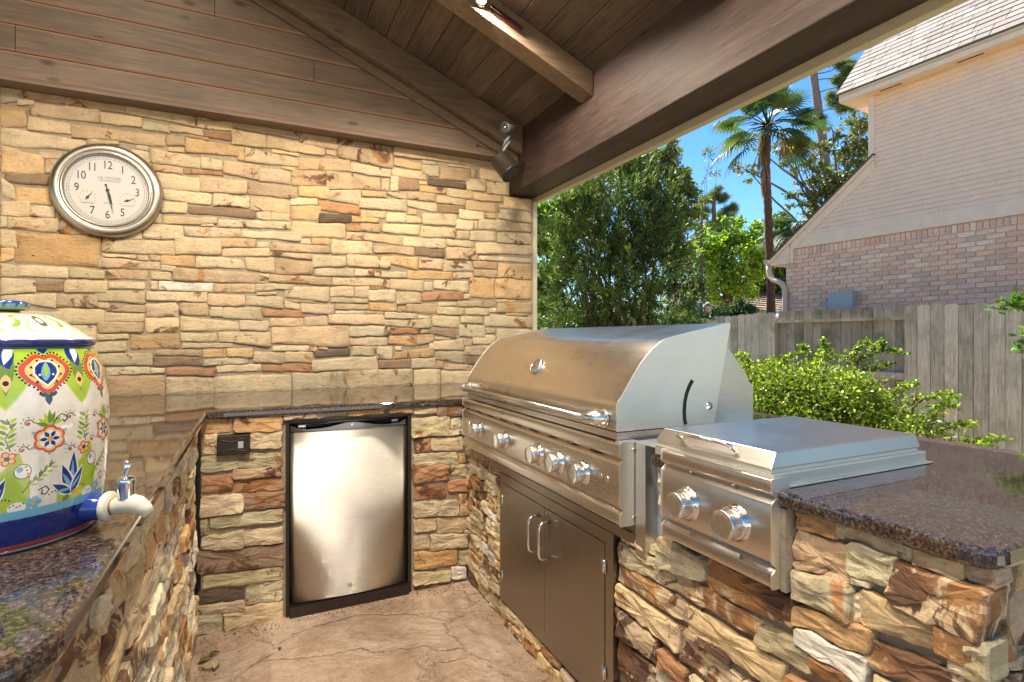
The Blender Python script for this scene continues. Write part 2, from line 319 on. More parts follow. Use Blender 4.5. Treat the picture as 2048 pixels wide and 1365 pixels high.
TR_back=[('c',[-1109,2344,-1027,2373,-1027,2433,-1109,2432]),
('g',[-1044,2379,-1024,2378,-1024,2405,-1044,2405]),
('t',[-1024,2378,-865,2392,-865,2445,-1024,2429]),
('p',[-865,2376,-616,2387,-616,2418,-865,2427]),
('c',[-616,2387,-302,2368,-302,2421,-616,2422]),
('o',[-1109,2230,-1014,2242,-1014,2335,-1109,2344]),
('p',[-1047,2347,-984,2357,-984,2377,-1047,2374]),
('p',[-1003,2311,-720,2313,-720,2380,-1003,2369]),
('c',[-1010,2229,-839,2241,-839,2292,-1010,2299]),
('c',[-718,2315,-545,2325,-545,2373,-718,2373]),
('c',[-1109,2142,-777,2164,-777,2212,-1109,2228]),
('t',[-837,2226,-439,2236,-439,2294,-837,2290]),
('g',[-541,2316,-418,2309,-418,2347,-541,2362]),
('c',[-773,2199,-640,2215,-640,2229,-773,2227]),
('o',[-1109,2011,-951,2024,-951,2113,-1109,2142]),
('p',[-965,2100,-876,2105,-876,2137,-965,2130]),
('c',[-944,2028,-879,2037,-879,2109,-944,2098]),
('d',[-1094,1973,-928,1970,-928,2021,-1094,2017]),
('c',[-1109,1905,-1058,1885,-1058,1947,-1109,1993]),
('o',[-1057,1876,-922,1873,-922,1954,-1057,1951]),
('p',[-1109,1800,-1001,1809,-1001,1882,-1109,1875]),
('c',[-1000,1811,-901,1811,-901,1866,-1000,1860]),
('g',[-1109,1747,-1085,1750,-1085,1801,-1109,1798]),
('c',[-1082,1745,-890,1744,-890,1812,-1082,1798]),
('p',[-887,1735,-754,1742,-754,1807,-887,1803]),
('c',[-292,2367,-116,2374,-116,2426,-292,2403]),
('c',[-416,2321,-264,2325,-264,2361,-416,2353]),
('t',[-435,2244,-347,2254,-347,2300,-435,2297]),
('r',[-264,2321,-126,2321,-126,2358,-264,2353]),
('t',[-120,2396,230,2381,230,2424,-120,2433]),
('c',[-123,2303,51,2304,51,2375,-123,2388]),
('c',[55,2308,370,2303,370,2348,55,2376]),
('p',[233,2358,442,2355,442,2427,233,2423]),
('c',[377,2314,438,2311,438,2347,377,2345]),
('t',[443,2312,780,2281,780,2423,443,2423]),
('p',[519,2229,768,2228,768,2276,519,2285]),
('o',[-345,2219,-57,2243,-57,2295,-345,2301]),
('o',[-93,2215,-58,2215,-58,2261,-93,2258]),
('c',[-56,2213,227,2219,227,2269,-56,2291]),
('t',[216,2205,519,2234,519,2302,216,2271]),
('c',[-501,2144,-276,2143,-276,2197,-501,2217]),
('g',[-273,2143,-168,2146,-168,2205,-273,2204]),
('t',[-165,2132,20,2115,20,2202,-165,2205]),
('o',[134,2202,205,2189,205,2212,134,2212]),
('p',[10,2110,184,2113,184,2186,10,2193]),
('t',[187,2109,377,2125,377,2208,187,2195]),
('t',[381,2113,698,2141,698,2213,381,2214]),
('p',[-494,2099,-358,2103,-358,2132,-494,2138]),
('r',[-356,2107,-162,2118,-162,2140,-356,2132]),
('c',[-482,2014,-276,2017,-276,2089,-482,2097]),
('p',[-279,2017,-47,2029,-47,2103,-279,2099]),
('t',[-44,2029,220,2029,220,2098,-44,2102]),
('o',[223,2052,396,2048,396,2123,223,2106]),
('c',[396,2048,585,2033,585,2122,396,2107]),
('g',[706,2140,759,2138,759,2221,706,2206]),
('c',[766,2143,818,2145,818,2241,766,2238]),
('c',[-447,1955,-223,1947,-223,2012,-447,2010]),
('c',[-213,1944,-34,1952,-34,2015,-213,2017]),
('c',[-32,1941,180,1936,180,2020,-32,2016]),
('w',[184,1994,330,2009,330,2045,184,2038]),
('r',[336,1979,581,1971,581,2028,336,2035]),
('o',[182,1909,348,1917,348,2000,182,1988]),
('c',[-458,1880,-338,1892,-338,1949,-458,1938]),
('d',[-332,1893,-3,1892,-3,1946,-332,1930]),
('p',[0,1896,75,1893,75,1941,0,1937]),
('p',[77,1893,177,1897,177,1939,77,1937]),
('D',[336,1904,523,1913,523,1967,336,1959]),
('c',[585,1960,735,1970,735,2007,585,2003]),
('c',[-444,1825,-200,1848,-200,1879,-444,1864]),
('c',[-273,1830,-213,1833,-213,1848,-273,1841]),
('w',[-195,1833,182,1852,182,1895,-195,1870]),
('c',[185,1810,492,1823,492,1909,185,1893]),
('t',[495,1867,710,1877,710,1926,495,1917]),
('o',[523,1925,694,1935,694,1962,523,1958]),
('c',[-505,1736,-355,1766,-355,1823,-505,1815]),
('p',[-351,1766,-80,1785,-80,1831,-351,1820]),
('c',[-77,1785,245,1785,245,1838,-77,1818]),
('c',[-80,1819,-44,1822,-44,1832,-80,1829]),
('c',[499,1819,593,1817,593,1862,499,1863]),
('t',[-175,1722,-3,1727,-3,1776,-175,1772]),
('w',[4,1731,75,1733,75,1763,4,1761]),
('p',[234,1771,292,1772,292,1801,234,1801]),
('o',[298,1772,402,1772,402,1808,298,1805]),
('c',[407,1721,653,1742,653,1811,407,1808]),
('p',[77,1718,402,1726,402,1766,77,1763]),
('c',[-393,1667,-173,1673,-173,1768,-393,1757]),
('p',[-167,1672,75,1684,75,1731,-167,1714]),
('p',[-505,1663,-397,1664,-397,1736,-505,1729]),
('t',[77,1687,296,1678,296,1712,77,1710]),
('p',[-503,1625,-464,1624,-464,1654,-503,1655]),
('o',[-461,1607,-298,1602,-298,1662,-461,1656]),
('c',[-295,1602,-58,1608,-58,1656,-295,1660]),
('c',[-56,1605,100,1590,100,1676,-56,1668]),
('t',[104,1583,307,1592,307,1664,104,1669]),
('c',[298,1632,495,1655,495,1709,298,1712]),
('p',[499,1653,764,1650,764,1724,499,1727]),
('p',[-505,1580,-464,1577,-464,1617,-505,1617]),
('w',[-458,1572,-390,1569,-390,1600,-458,1602]),
('c',[314,1586,540,1589,540,1640,314,1625]),
('p',[544,1593,698,1597,698,1638,544,1637]),
('c',[-505,1524,-415,1521,-415,1562,-505,1565]),
('t',[-405,1525,44,1531,44,1584,-405,1591]),
('c',[20,1573,68,1558,68,1581,20,1582]),
('t',[68,1540,410,1531,410,1577,68,1580]),
('c',[413,1531,722,1542,722,1584,413,1577]),
('p',[-505,1472,-475,1473,-475,1512,-505,1512]),
('W',[-469,1470,-213,1469,-213,1518,-469,1515]),
('t',[-210,1469,-5,1473,-5,1520,-210,1515]),
('g',[-2,1480,197,1499,197,1526,-2,1524]),
('c',[784,2365,1437,2384,1437,2428,784,2419]),
('o',[786,2303,967,2302,967,2343,786,2355]),
('g',[969,2281,1082,2270,1082,2342,969,2337]),
('c',[775,2239,1002,2239,1002,2293,775,2289]),
('g',[1002,2269,1046,2268,1046,2294,1002,2292]),
('t',[1086,2254,1306,2268,1306,2351,1086,2343]),
('p',[1309,2304,1370,2306,1370,2355,1309,2351]),
('c',[1372,2294,1581,2293,1581,2360,1372,2364]),
('d',[815,2157,949,2169,949,2235,815,2239]),
('o',[951,2203,1006,2209,1006,2229,951,2231]),
('D',[1008,2210,1268,2213,1268,2248,1008,2257]),
('c',[1272,2207,1415,2215,1415,2295,1272,2284]),
('c',[1421,2202,1591,2208,1591,2293,1421,2281]),
('o',[952,2156,1136,2169,1136,2202,952,2197]),
('c',[1138,2147,1322,2152,1322,2206,1138,2202]),
('o',[589,2090,738,2098,738,2130,589,2124]),
('c',[742,2119,872,2092,872,2149,742,2130]),
('p',[875,2101,1061,2104,1061,2159,875,2150]),
('c',[1064,2100,1265,2100,1265,2142,1064,2146]),
('t',[1324,2146,1543,2157,1543,2196,1324,2198]),
('c',[1549,2125,1767,2116,1767,2193,1549,2197]),
('c',[573,2019,868,2020,868,2096,573,2074]),
('c',[874,2055,1067,2036,1067,2090,874,2091]),
('d',[1071,2037,1265,2047,1265,2096,1071,2095]),
('t',[1270,2074,1509,2080,1509,2138,1270,2139]),
('p',[1516,2117,1586,2114,1586,2132,1516,2134]),
('c',[1511,2040,1767,2027,1767,2109,1511,2106]),
('c',[738,1945,864,1949,864,2010,738,2003]),
('c',[865,1949,967,1957,967,2003,865,1996]),
('c',[971,1950,1203,1958,1203,2035,971,2021]),
('w',[1223,2012,1403,2016,1403,2068,1223,2074]),
('o',[1411,2030,1491,2035,1491,2070,1411,2064]),
('c',[1197,1936,1357,1945,1357,2006,1197,2004]),
('c',[1362,1950,1563,1958,1563,2029,1362,2015]),
('t',[1566,1958,1767,1966,1767,2020,1566,2020]),
('c',[716,1878,949,1880,949,1942,716,1929]),
('c',[958,1873,1200,1879,1200,1934,958,1943]),
('c',[1205,1879,1293,1882,1293,1937,1205,1926]),
('c',[1298,1874,1493,1880,1493,1941,1298,1934]),
('c',[1496,1871,1767,1880,1767,1955,1496,1943]),
('c',[597,1819,844,1805,844,1862,597,1858]),
('c',[848,1801,1131,1804,1131,1867,848,1862]),
('g',[1141,1827,1327,1827,1327,1865,1141,1867]),
('c',[1341,1788,1767,1806,1767,1871,1341,1862]),
('p',[657,1746,917,1747,917,1800,657,1785]),
('d',[921,1751,1122,1739,1122,1793,921,1800]),
('t',[1131,1735,1355,1743,1355,1823,1131,1811]),
('w',[1365,1749,1767,1749,1767,1778,1365,1774]),
('r',[685,1719,757,1715,757,1734,685,1734]),
('o',[760,1678,938,1655,938,1734,760,1726]),
('p',[945,1664,1106,1660,1106,1727,945,1730]),
('c',[1112,1651,1323,1667,1323,1732,1112,1723]),
('t',[1327,1688,1501,1690,1501,1738,1327,1736]),
('t',[1330,1632,1503,1631,1503,1684,1330,1675]),
('o',[1509,1636,1767,1635,1767,1736,1509,1730]),
('c',[705,1593,872,1597,872,1633,705,1630]),
('o',[875,1597,1179,1598,1179,1648,875,1647]),
('c',[1184,1603,1328,1620,1328,1652,1184,1645]),
('c',[722,1532,757,1529,757,1577,722,1580]),
('c',[760,1521,978,1517,978,1587,760,1586]),
('c',[982,1525,1037,1526,1037,1577,982,1576]),
('c',[1043,1541,1289,1519,1289,1592,1043,1588]),
('o',[1295,1493,1480,1486,1480,1628,1295,1615]),
('o',[1483,1486,1767,1488,1767,1623,1483,1626]),
('c',[155,1452,395,1433,395,1524,155,1511]),
('p',[400,1466,542,1467,542,1530,400,1519]),
('c',[547,1471,633,1468,633,1534,547,1527]),
('r',[636,1516,717,1519,717,1537,636,1534]),
('c',[629,1445,797,1444,797,1519,629,1511]),
('c',[800,1427,963,1443,963,1512,800,1503]),
('r',[968,1455,1252,1470,1252,1522,968,1514]),
('w',[1256,1476,1297,1477,1297,1509,1256,1504]),
('c',[-48,1399,145,1383,145,1450,-48,1454]),
('g',[406,1430,625,1431,625,1456,406,1458]),
('c',[154,1389,234,1380,234,1410,154,1429]),
('p',[238,1369,427,1355,427,1415,238,1419]),
('c',[430,1389,629,1391,629,1420,430,1420]),
('o',[633,1383,809,1383,809,1425,633,1434]),
('t',[813,1381,865,1382,865,1417,813,1419]),
('t',[868,1382,1074,1371,1074,1438,868,1436]),
('w',[1078,1422,1203,1428,1203,1447,1078,1446]),
('g',[1076,1369,1261,1363,1261,1412,1076,1418]),
('t',[1206,1426,1481,1424,1481,1465,1206,1462]),
('c',[1271,1369,1444,1367,1444,1414,1271,1415]),
('w',[1447,1388,1492,1389,1492,1418,1447,1419]),
('t',[1495,1389,1768,1394,1768,1463,1495,1458]),
('r',[32,1339,262,1339,262,1380,32,1373]),
('p',[389,1301,728,1301,728,1360,389,1359]),
('w',[731,1339,933,1339,933,1372,731,1377]),
('w',[939,1342,1021,1338,1021,1357,939,1360]),
('c',[-166,1325,27,1315,27,1383,-166,1384]),
('p',[65,1282,249,1278,249,1333,65,1327]),
('p',[255,1283,387,1290,387,1348,255,1340]),
('c',[728,1293,875,1287,875,1327,728,1325]),
('g',[880,1283,1032,1276,1032,1342,880,1328]),
('c',[1039,1290,1230,1282,1230,1353,1039,1360]),
('g',[1235,1317,1397,1311,1397,1353,1235,1357]),
('c',[1413,1294,1768,1289,1768,1359,1413,1379]),
('p',[79,1187,512,1157,512,1289,79,1280]),
('w',[515,1224,759,1225,759,1288,515,1289]),
('r',[765,1242,957,1245,957,1278,765,1276]),
('g',[963,1248,1012,1249,1012,1266,963,1270]),
('d',[1015,1243,1200,1213,1200,1271,1015,1270]),
('g',[1226,1225,1410,1217,1410,1298,1226,1302]),
('p',[1416,1247,1489,1247,1489,1277,1416,1279]),
('c',[1495,1181,1768,1180,1768,1275,1495,1277]),
('p',[517,1169,746,1164,746,1214,517,1214]),
('o',[751,1179,931,1163,931,1222,751,1228]),
('t',[934,1172,1049,1189,1049,1238,934,1234]),
('c',[1015,1136,1258,1133,1258,1210,1015,1187]),
('t',[1261,1164,1317,1164,1317,1207,1261,1207]),
('c',[1320,1176,1489,1169,1489,1229,1320,1231]),
('w',[87,1140,328,1134,328,1173,87,1169]),
('c',[333,1148,390,1147,390,1167,333,1168]),
('g',[530,1107,672,1103,672,1162,530,1161]),
('c',[680,1084,780,1080,780,1159,680,1162]),
('o',[788,1083,1049,1094,1049,1155,788,1124]),
('c',[1265,1103,1465,1096,1465,1160,1265,1162]),
('D',[311,1099,517,1105,517,1152,311,1130]),
('c',[-15,1075,145,1068,145,1126,-15,1136]),
('p',[149,1075,302,1067,302,1130,149,1134]),
('g',[1058,1070,1271,1041,1271,1125,1058,1121]),
('d',[1278,1038,1410,1035,1410,1090,1278,1094]),
('c',[299,1018,683,1016,683,1099,299,1081]),
('d',[689,1025,891,1022,891,1076,689,1077]),
('c',[897,1020,1059,1016,1059,1083,897,1082]),
('o',[1064,1016,1111,1012,1111,1057,1064,1064]),
('p',[1118,1009,1324,997,1324,1032,1118,1039]),
('r',[30,1020,297,1018,297,1059,30,1060]),
('c',[-198,1026,27,1022,27,1065,-198,1065]),
('c',[-211,936,182,933,182,1003,-211,1000]),
('c',[192,936,494,939,494,1008,192,1012]),
('c',[504,943,910,932,910,1017,504,1018]),
('c',[915,937,1090,931,1090,1007,915,1011]),
('c',[1099,931,1304,930,1304,995,1099,995]),
('p',[-83,1260,60,1255,60,1311,-83,1311]),
('c',[-184,1198,75,1164,75,1248,-184,1247]),
('o',[-146,1117,-17,1104,-17,1159,-146,1155]),
('c',[-1109,1652,-1048,1653,-1048,1729,-1109,1739]),
('O',[-1057,1579,-718,1583,-718,1736,-1057,1725]),
('c',[-712,1657,-394,1661,-394,1734,-712,1727]),
('c',[-533,1742,-356,1746,-356,1822,-533,1810]),
('o',[-1109,1579,-1061,1595,-1061,1648,-1109,1648]),
('c',[-1109,1510,-1044,1513,-1044,1563,-1109,1575]),
('c',[-1047,1513,-850,1516,-850,1571,-1047,1566]),
('g',[-845,1516,-705,1523,-705,1565,-845,1569]),
('p',[-731,1579,-466,1578,-466,1617,-731,1628]),
('p',[-497,1630,-464,1629,-464,1653,-497,1653]),
('t',[-699,1523,-523,1518,-523,1570,-699,1566]),
('c',[-1109,1421,-979,1439,-979,1495,-1109,1505]),
('d',[-991,1445,-868,1446,-868,1501,-991,1488]),
('c',[-866,1443,-691,1449,-691,1509,-866,1507]),
('c',[-687,1470,-534,1469,-534,1505,-687,1505]),
('c',[-1109,1390,-899,1366,-899,1437,-1109,1418]),
('t',[-902,1373,-733,1370,-733,1433,-902,1434]),
('g',[-742,1407,-526,1396,-526,1457,-742,1456]),
('c',[-522,1417,-240,1411,-240,1464,-522,1461]),
('p',[-237,1393,-55,1394,-55,1456,-237,1457]),
('p',[-730,1370,-686,1367,-686,1397,-730,1399]),
('p',[-693,1353,-530,1351,-530,1391,-693,1383]),
('p',[-528,1327,-380,1326,-380,1406,-528,1398]),
('t',[-373,1340,-237,1339,-237,1406,-373,1402]),
('c',[-229,1332,-167,1333,-167,1386,-229,1385]),
('c',[-1060,1308,-877,1285,-877,1349,-1060,1345]),
('c',[-894,1285,-705,1283,-705,1363,-894,1361]),
('c',[-702,1297,-533,1302,-533,1343,-702,1346]),
('c',[-528,1244,-374,1244,-374,1321,-528,1318]),
('c',[-367,1251,-90,1260,-90,1303,-367,1332]),
('t',[-730,1236,-536,1244,-536,1298,-730,1295]),
('g',[-884,1226,-738,1206,-738,1275,-884,1277]),
('g',[-735,1203,-599,1209,-599,1232,-735,1231]),
('O',[-593,1151,-371,1163,-371,1232,-593,1228]),
('g',[-369,1198,-192,1198,-192,1240,-369,1239]),
('c',[-757,1142,-607,1144,-607,1194,-757,1191]),
('c',[-364,1163,-118,1164,-118,1185,-364,1190]),
('t',[-486,1122,-271,1119,-271,1153,-486,1152]),
('o',[-265,1108,-150,1110,-150,1152,-265,1150]),
('g',[-740,1078,-495,1070,-495,1131,-740,1134]),
('d',[-492,1063,-254,1061,-254,1110,-492,1110]),
('g',[-262,1061,-42,1071,-42,1107,-262,1094]),
('w',[-697,1024,-507,1025,-507,1062,-697,1063]),
('c',[-504,1028,-442,1023,-442,1050,-504,1055]),
('r',[-436,1016,-194,1005,-194,1043,-436,1053]),
('t',[-697,936,-439,932,-439,1011,-697,1022]),
('c',[-433,931,-211,936,-211,993,-433,1004])]
TR_fr=[('o',[-205,820,-94,821,-94,907,-205,899]),
('o',[-85,823,99,816,99,900,-85,901]),
('c',[-205,736,-145,735,-145,816,-205,816]),
('c',[-23,748,99,742,99,813,-23,816]),
('g',[-209,667,104,658,104,734,-209,725]),
('t',[-85,625,99,619,99,656,-85,661]),
('r',[-203,582,-87,577,-87,642,-203,648]),
('r',[-77,567,104,559,104,611,-77,622]),
('c',[-205,485,-48,486,-48,556,-205,567]),
('d',[-62,498,113,484,113,551,-62,558]),
('g',[-173,433,108,420,108,477,-173,474]),
('c',[-205,350,-48,333,-48,408,-205,399]),
('c',[-47,342,104,332,104,394,-47,398]),
('d',[-217,249,104,233,104,320,-217,341]),
('g',[-197,190,104,169,104,226,-197,234]),
('D',[-217,129,-42,120,-42,157,-217,169]),
('g',[-35,85,104,80,104,162,-35,175]),
('c',[-217,87,-42,67,-42,113,-217,122]),
('g',[-224,5,-127,1,-127,84,-224,86]),
('c',[-119,3,104,-9,104,78,-119,77]),
('p',[104,860,239,867,239,905,104,893]),
('w',[244,859,376,863,376,892,244,890]),
('o',[378,863,541,858,541,894,378,892]),
('o',[568,862,677,861,677,888,568,892]),
('c',[683,850,791,849,791,902,683,902]),
('d',[796,832,933,829,933,895,796,891]),
('g',[677,741,858,738,858,831,677,826]),
('c',[867,763,933,763,933,821,867,819]),
('r',[688,663,762,662,762,726,688,727]),
('c',[768,667,933,658,933,724,768,726]),
('g',[683,598,902,590,902,649,683,656]),
('r',[677,517,864,518,864,585,677,597]),
('g',[873,528,969,523,969,584,873,582]),
('r',[688,434,849,429,849,489,688,497]),
('r',[855,457,973,448,973,505,855,505]),
('c',[677,353,906,337,906,409,677,422]),
('t',[912,336,953,330,953,437,912,436]),
('c',[683,284,794,275,794,334,683,345]),
('c',[802,257,975,239,975,319,802,333]),
('c',[683,199,762,188,762,261,683,263]),
('c',[768,187,957,170,957,233,768,255]),
('o',[683,101,902,94,902,165,683,186]),
('g',[908,87,969,82,969,148,908,153]),
('g',[677,31,867,16,867,64,677,89]),
('W',[873,20,948,11,948,72,873,80])]
TR_rt=[('g',[1294,563,1056,575,1056,624,1294,617]),
('R',[1294,504,1006,517,1006,555,1294,563]),
('c',[1294,434,1041,431,1041,489,1294,490]),
('Q',[1294,344,1115,355,1115,413,1294,420]),
('Q',[1294,246,1121,262,1121,334,1294,330]),
('r',[1108,364,1016,359,1016,396,1108,404]),
('w',[1121,318,1018,318,1018,354,1121,355]),
('g',[1110,618,956,641,956,699,1110,697]),
('Q',[951,622,719,644,719,699,951,699]),
('R',[1057,574,805,586,805,613,1057,622]),
('k',[1003,503,747,500,747,559,1003,557]),
('Q',[1037,410,858,407,858,467,1037,480]),
('g',[802,576,689,570,689,618,802,607]),
('O',[719,839,637,854,637,898,719,895]),
('w',[636,857,624,855,624,898,636,898]),
('k',[623,859,511,852,511,896,623,898]),
('k',[510,849,440,853,440,898,510,895]),
('p',[434,854,400,853,400,900,434,898]),
('t',[719,765,615,775,615,841,719,835]),
('g',[612,795,534,806,534,850,612,848]),
('g',[719,710,607,710,607,772,719,757]),
('w',[604,783,573,787,573,795,604,789]),
('w',[606,711,593,717,593,769,606,753]),
('k',[592,716,438,729,438,770,592,778]),
('o',[719,655,575,667,575,710,719,689]),
('W',[715,618,582,613,582,656,715,645]),
('R',[584,646,446,660,446,704,584,689]),
('g',[436,712,410,713,410,769,436,767]),
('w',[458,707,437,711,437,750,458,729]),
('Q',[685,575,603,591,603,614,685,605]),
('R',[534,817,542,794,530,778,440,773,421,773,404,849,472,844,530,845])]
TR_end=[('t',[991,858,1065,846,1065,879,976,889]),
('C',[984,798,1065,770,1065,845,988,857]),
('Q',[950,723,1065,711,1065,765,945,773])]
# ---------------------------------------------------------------- ledge stone walls
PAL={'c':(.57,.45,.29),'t':(.43,.30,.185),'o':(.56,.35,.165),'O':(.46,.27,.115),'p':(.54,.40,.27),'d':(.28,.185,.12),'D':(.14,.10,.07),
     'w':(.63,.54,.38),'W':(.68,.63,.53),'g':(.48,.41,.26),'r':(.41,.22,.115),'R':(.55,.42,.27),'Q':(.57,.44,.28),'k':(.56,.43,.25),'C':(.68,.59,.42)}
STAIN={'c':.02,'t':.30,'o':.10,'O':.18,'p':.14,'d':.42,'D':.1,'w':0,'W':0,'g':.06,'r':.34,'R':.62,'Q':.60,'k':.18,'C':0}
def area(P): return .5*sum(P[i][0]*P[(i+1)%len(P)][1]-P[(i+1)%len(P)][0]*P[i][1] for i in range(len(P)))
def outline(P,seg,amp,sd):
    out=[];n=len(P)
    for i in range(n):
        a=Vector(P[i]);b=Vector(P[(i+1)%n]);p=Vector(P[i-1]);L1=(b-a).length;L0=(a-p).length
        if L1<1e-5: continue
        c=min(.14*L1,.14*L0,.009)*random.uniform(.3,1.2)
        out.append(a+(p-a).normalized()*c) if L0>1e-5 else None; out.append(a+(b-a).normalized()*c)
        k=max(1,int(L1/seg))
        for j in range(1,k): out.append(a+(b-a)*(j/k))
    cx=sum(v.x for v in out)/len(out); cy_=sum(v.y for v in out)/len(out); c=Vector((cx,cy_)); res=[]
    for v in out:
        d=(v-c); 
        nz1=mnoise.noise(Vector((v.x*28+sd,v.y*28,sd)))+.5*mnoise.noise(Vector((v.x*75,v.y*75+sd,sd*.3)))
        fx=mnoise.noise(Vector((v.x*8,v.y*8,3.1)))*.006+mnoise.noise(Vector((v.x*26,v.y*26,7.7)))*.0030; fz=mnoise.noise(Vector((v.x*8,v.y*8,31.3)))*.006+mnoise.noise(Vector((v.x*26,v.y*26,17.7)))*.0034
        res.append(v+d.normalized()*nz1*amp*1.1+Vector((fx,fz)))
    return res,c
def stone_geo(P,place,col,d0,sd,seg=.022,amp=.0038,rel=.007,back=-.035,st=1,hm=0):
    if area(P)<0: P=P[::-1]
    o,c=outline(P,seg,amp,sd); n=len(o); V=[];F=[];S=[]
    size=min(max(v.x for v in o)-min(v.x for v in o),max(v.y for v in o)-min(v.y for v in o))
    tx,ty=random.uniform(-.10,.10),random.uniform(-.08,.08)
    def dep(v,k):
        q=v-c; r=mnoise.noise(Vector((v.x*11+sd,v.y*30,sd)))+.6*mnoise.noise(Vector((v.x*33,v.y*80+sd,sd)))+.35*abs(mnoise.noise(Vector((v.x*14,v.y*95+sd,sd*2))))
        return d0+k*(rel*r+q.x*tx*.35+q.y*ty)
    rings=[(0,back,None),(0,-.3,0),(min(.0045,size*.12),0,1)]
    for v in o: V.append(place(v.x,v.y,back))
    for v in o: V.append(place(v.x,v.y,dep(v,.6)-.0035))
    ins=min(.0030,size*.10)
    r2=[v+(c-v).normalized()*ins for v in o]
    for v in r2: V.append(place(v.x,v.y,dep(v,.9)))
    for k in (.64,.3):
        for v in r2:
            w=c+(v-c)*k; V.append(place(w.x,w.y,dep(w,1)+.0015))
    V.append(place(c.x,c.y,dep(c,1)+.002))
    for r in range(4):
        for i in range(n):
            j=(i+1)%n; F.append((r*n+i,r*n+j,(r+1)*n+j,(r+1)*n+i)); S.append(r>=2 and hm>0)
    for i in range(n): F.append((4*n+i,4*n+(i+1)%n,5*n)); S.append(hm>0)
    pc=tuple(min(.8,q*(1.16 if hm==0 else 1)) for q in PAL[col]); pc=tuple(a_*(1-hm)+b_*hm for a_,b_ in zip(pc,(.53,.405,.25))) if col not in 'dDWr' else pc; j=random.uniform(.86,1.13); hs=random.uniform(-.04,.04)
    tint=(pc[0]*j*(1+hs),pc[1]*j,pc[2]*j*(1-hs*1.5),min(1,STAIN[col]*st*random.uniform(.6,1.3)+random.choice((0,0,0,.08))*st))
    return V,F,S,tint
def inpoly(x,y,P):
    r=False;n=len(P)
    for i in range(n):
        x1,y1=P[i];x2,y2=P[i-1]
        if (y1>y)!=(y2>y) and x<(x2-x1)*(y-y1)/(y2-y1)+x1: r=not r
    return r
def fill(a0,a1,b0,b1,polys,holes,pick,cell=.01,wr=(7,26),hr=(4,5,5,6,7,8,10)):
    na=int(round((a1-a0)/cell)); nb=int(round((b1-b0)/cell)); fr=np.ones((nb,na),bool)
    for h in holes:
        i0,i1=int(math.floor((h[0]-a0)/cell+.01)),int(math.ceil((h[1]-a0)/cell-.01)); j0,j1=int(math.floor((h[2]-b0)/cell+.01)),int(math.ceil((h[3]-b0)/cell-.01))
        fr[max(0,j0):max(0,j1),max(0,i0):max(0,i1)]=False
    for P in polys:
        xs=[p[0] for p in P];ys=[p[1] for p in P]
        for j in range(max(0,int((min(ys)-b0)/cell)-1),min(nb,int((max(ys)-b0)/cell)+2)):
            for i in range(max(0,int((min(xs)-a0)/cell)-1),min(na,int((max(xs)-a0)/cell)+2)):
                x=a0+(i+.5)*cell;y=b0+(j+.5)*cell
                if inpoly(x,y,P) or inpoly(x+cell*.4,y,P) or inpoly(x-cell*.4,y,P) or inpoly(x,y+cell*.3,P) or inpoly(x,y-cell*.3,P): fr[j,i]=False
    out=[]
    for j in range(nb):
        i=0
        while i<na:
            if not fr[j,i]: i+=1; continue
            run=0
            while i+run<na and fr[j,i+run] and run<wr[1]+6: run+=1
            if run<3: i+=run; continue
            w=random.randint(*wr)
            if run-w<5: w=run
            w=min(w,run); H=random.choice(hr); h=1
            while h<H and j+h<nb and fr[j+h,i:i+w].all(): h+=1
            rem=0
            while rem<3 and j+h+rem<nb and fr[j+h+rem,i:i+w].all(): rem+=1
            if j+h+rem>=nb and rem<3: h+=rem
            if h<2 and w<8: fr[j,i]=False; i+=1; continue
            fr[j:j+h,i:i+w]=False
            g=.0018; q=lambda:random.uniform(-.0035,.0035)
            x0=a0+i*cell+g;x1=a0+(i+w)*cell-g;y0=b0+j*cell+g;y1=b0+(j+h)*cell-g
            if h>=3 and (w>=5 or h>=5): out.append((pick(),[(x0+q(),y0+q()),(x1+q(),y0+q()),(x1+q(),y1+q()),(x0+q(),y1+q())]))
            elif h>=2 and w>10: out.append((pick(),[(x0,y0),(x1,y0),(x1,y1),(x0,y1)]))
            i+=w
    return out
def PT(c): return [(c[i]/1000,c[i+1]/1000) for i in range(0,len(c),2)]
def wall_stones(parent,traced,filler,place,dr=(.0,.012),cap=300,seg=.022,rel=.007,amp=.0038,st=1,hm=0):
    n=0; rest=G(); rt=[]
    for k,(col,P) in enumerate(traced+filler):
        V,F,S,t=stone_geo(P,place,col,random.uniform(*dr),k*1.37,seg,amp,rel,-.035,st,hm)
        if n<cap and len(P)>2:
            mesh('stone',V,F,M['stone'],parent,smooth=S,tint=t); n+=1
        else:
            rest.add(V,F); rest.S[-len(F):]=S; rt+=[t]*len(V)
    if rest.V:
        o=mesh('stone_infill',rest.V,rest.F,M['stone'],parent,smooth=rest.S,tint=np.array(rt)); o['kind']='stuff'
def shrink(P,g=.0016):
    cx=sum(p[0] for p in P)/len(P);cy_=sum(p[1] for p in P)/len(P)
    return [(x-g*(1 if x>cx else -1),y-g*(1 if y>cy_ else -1)) for x,y in P]
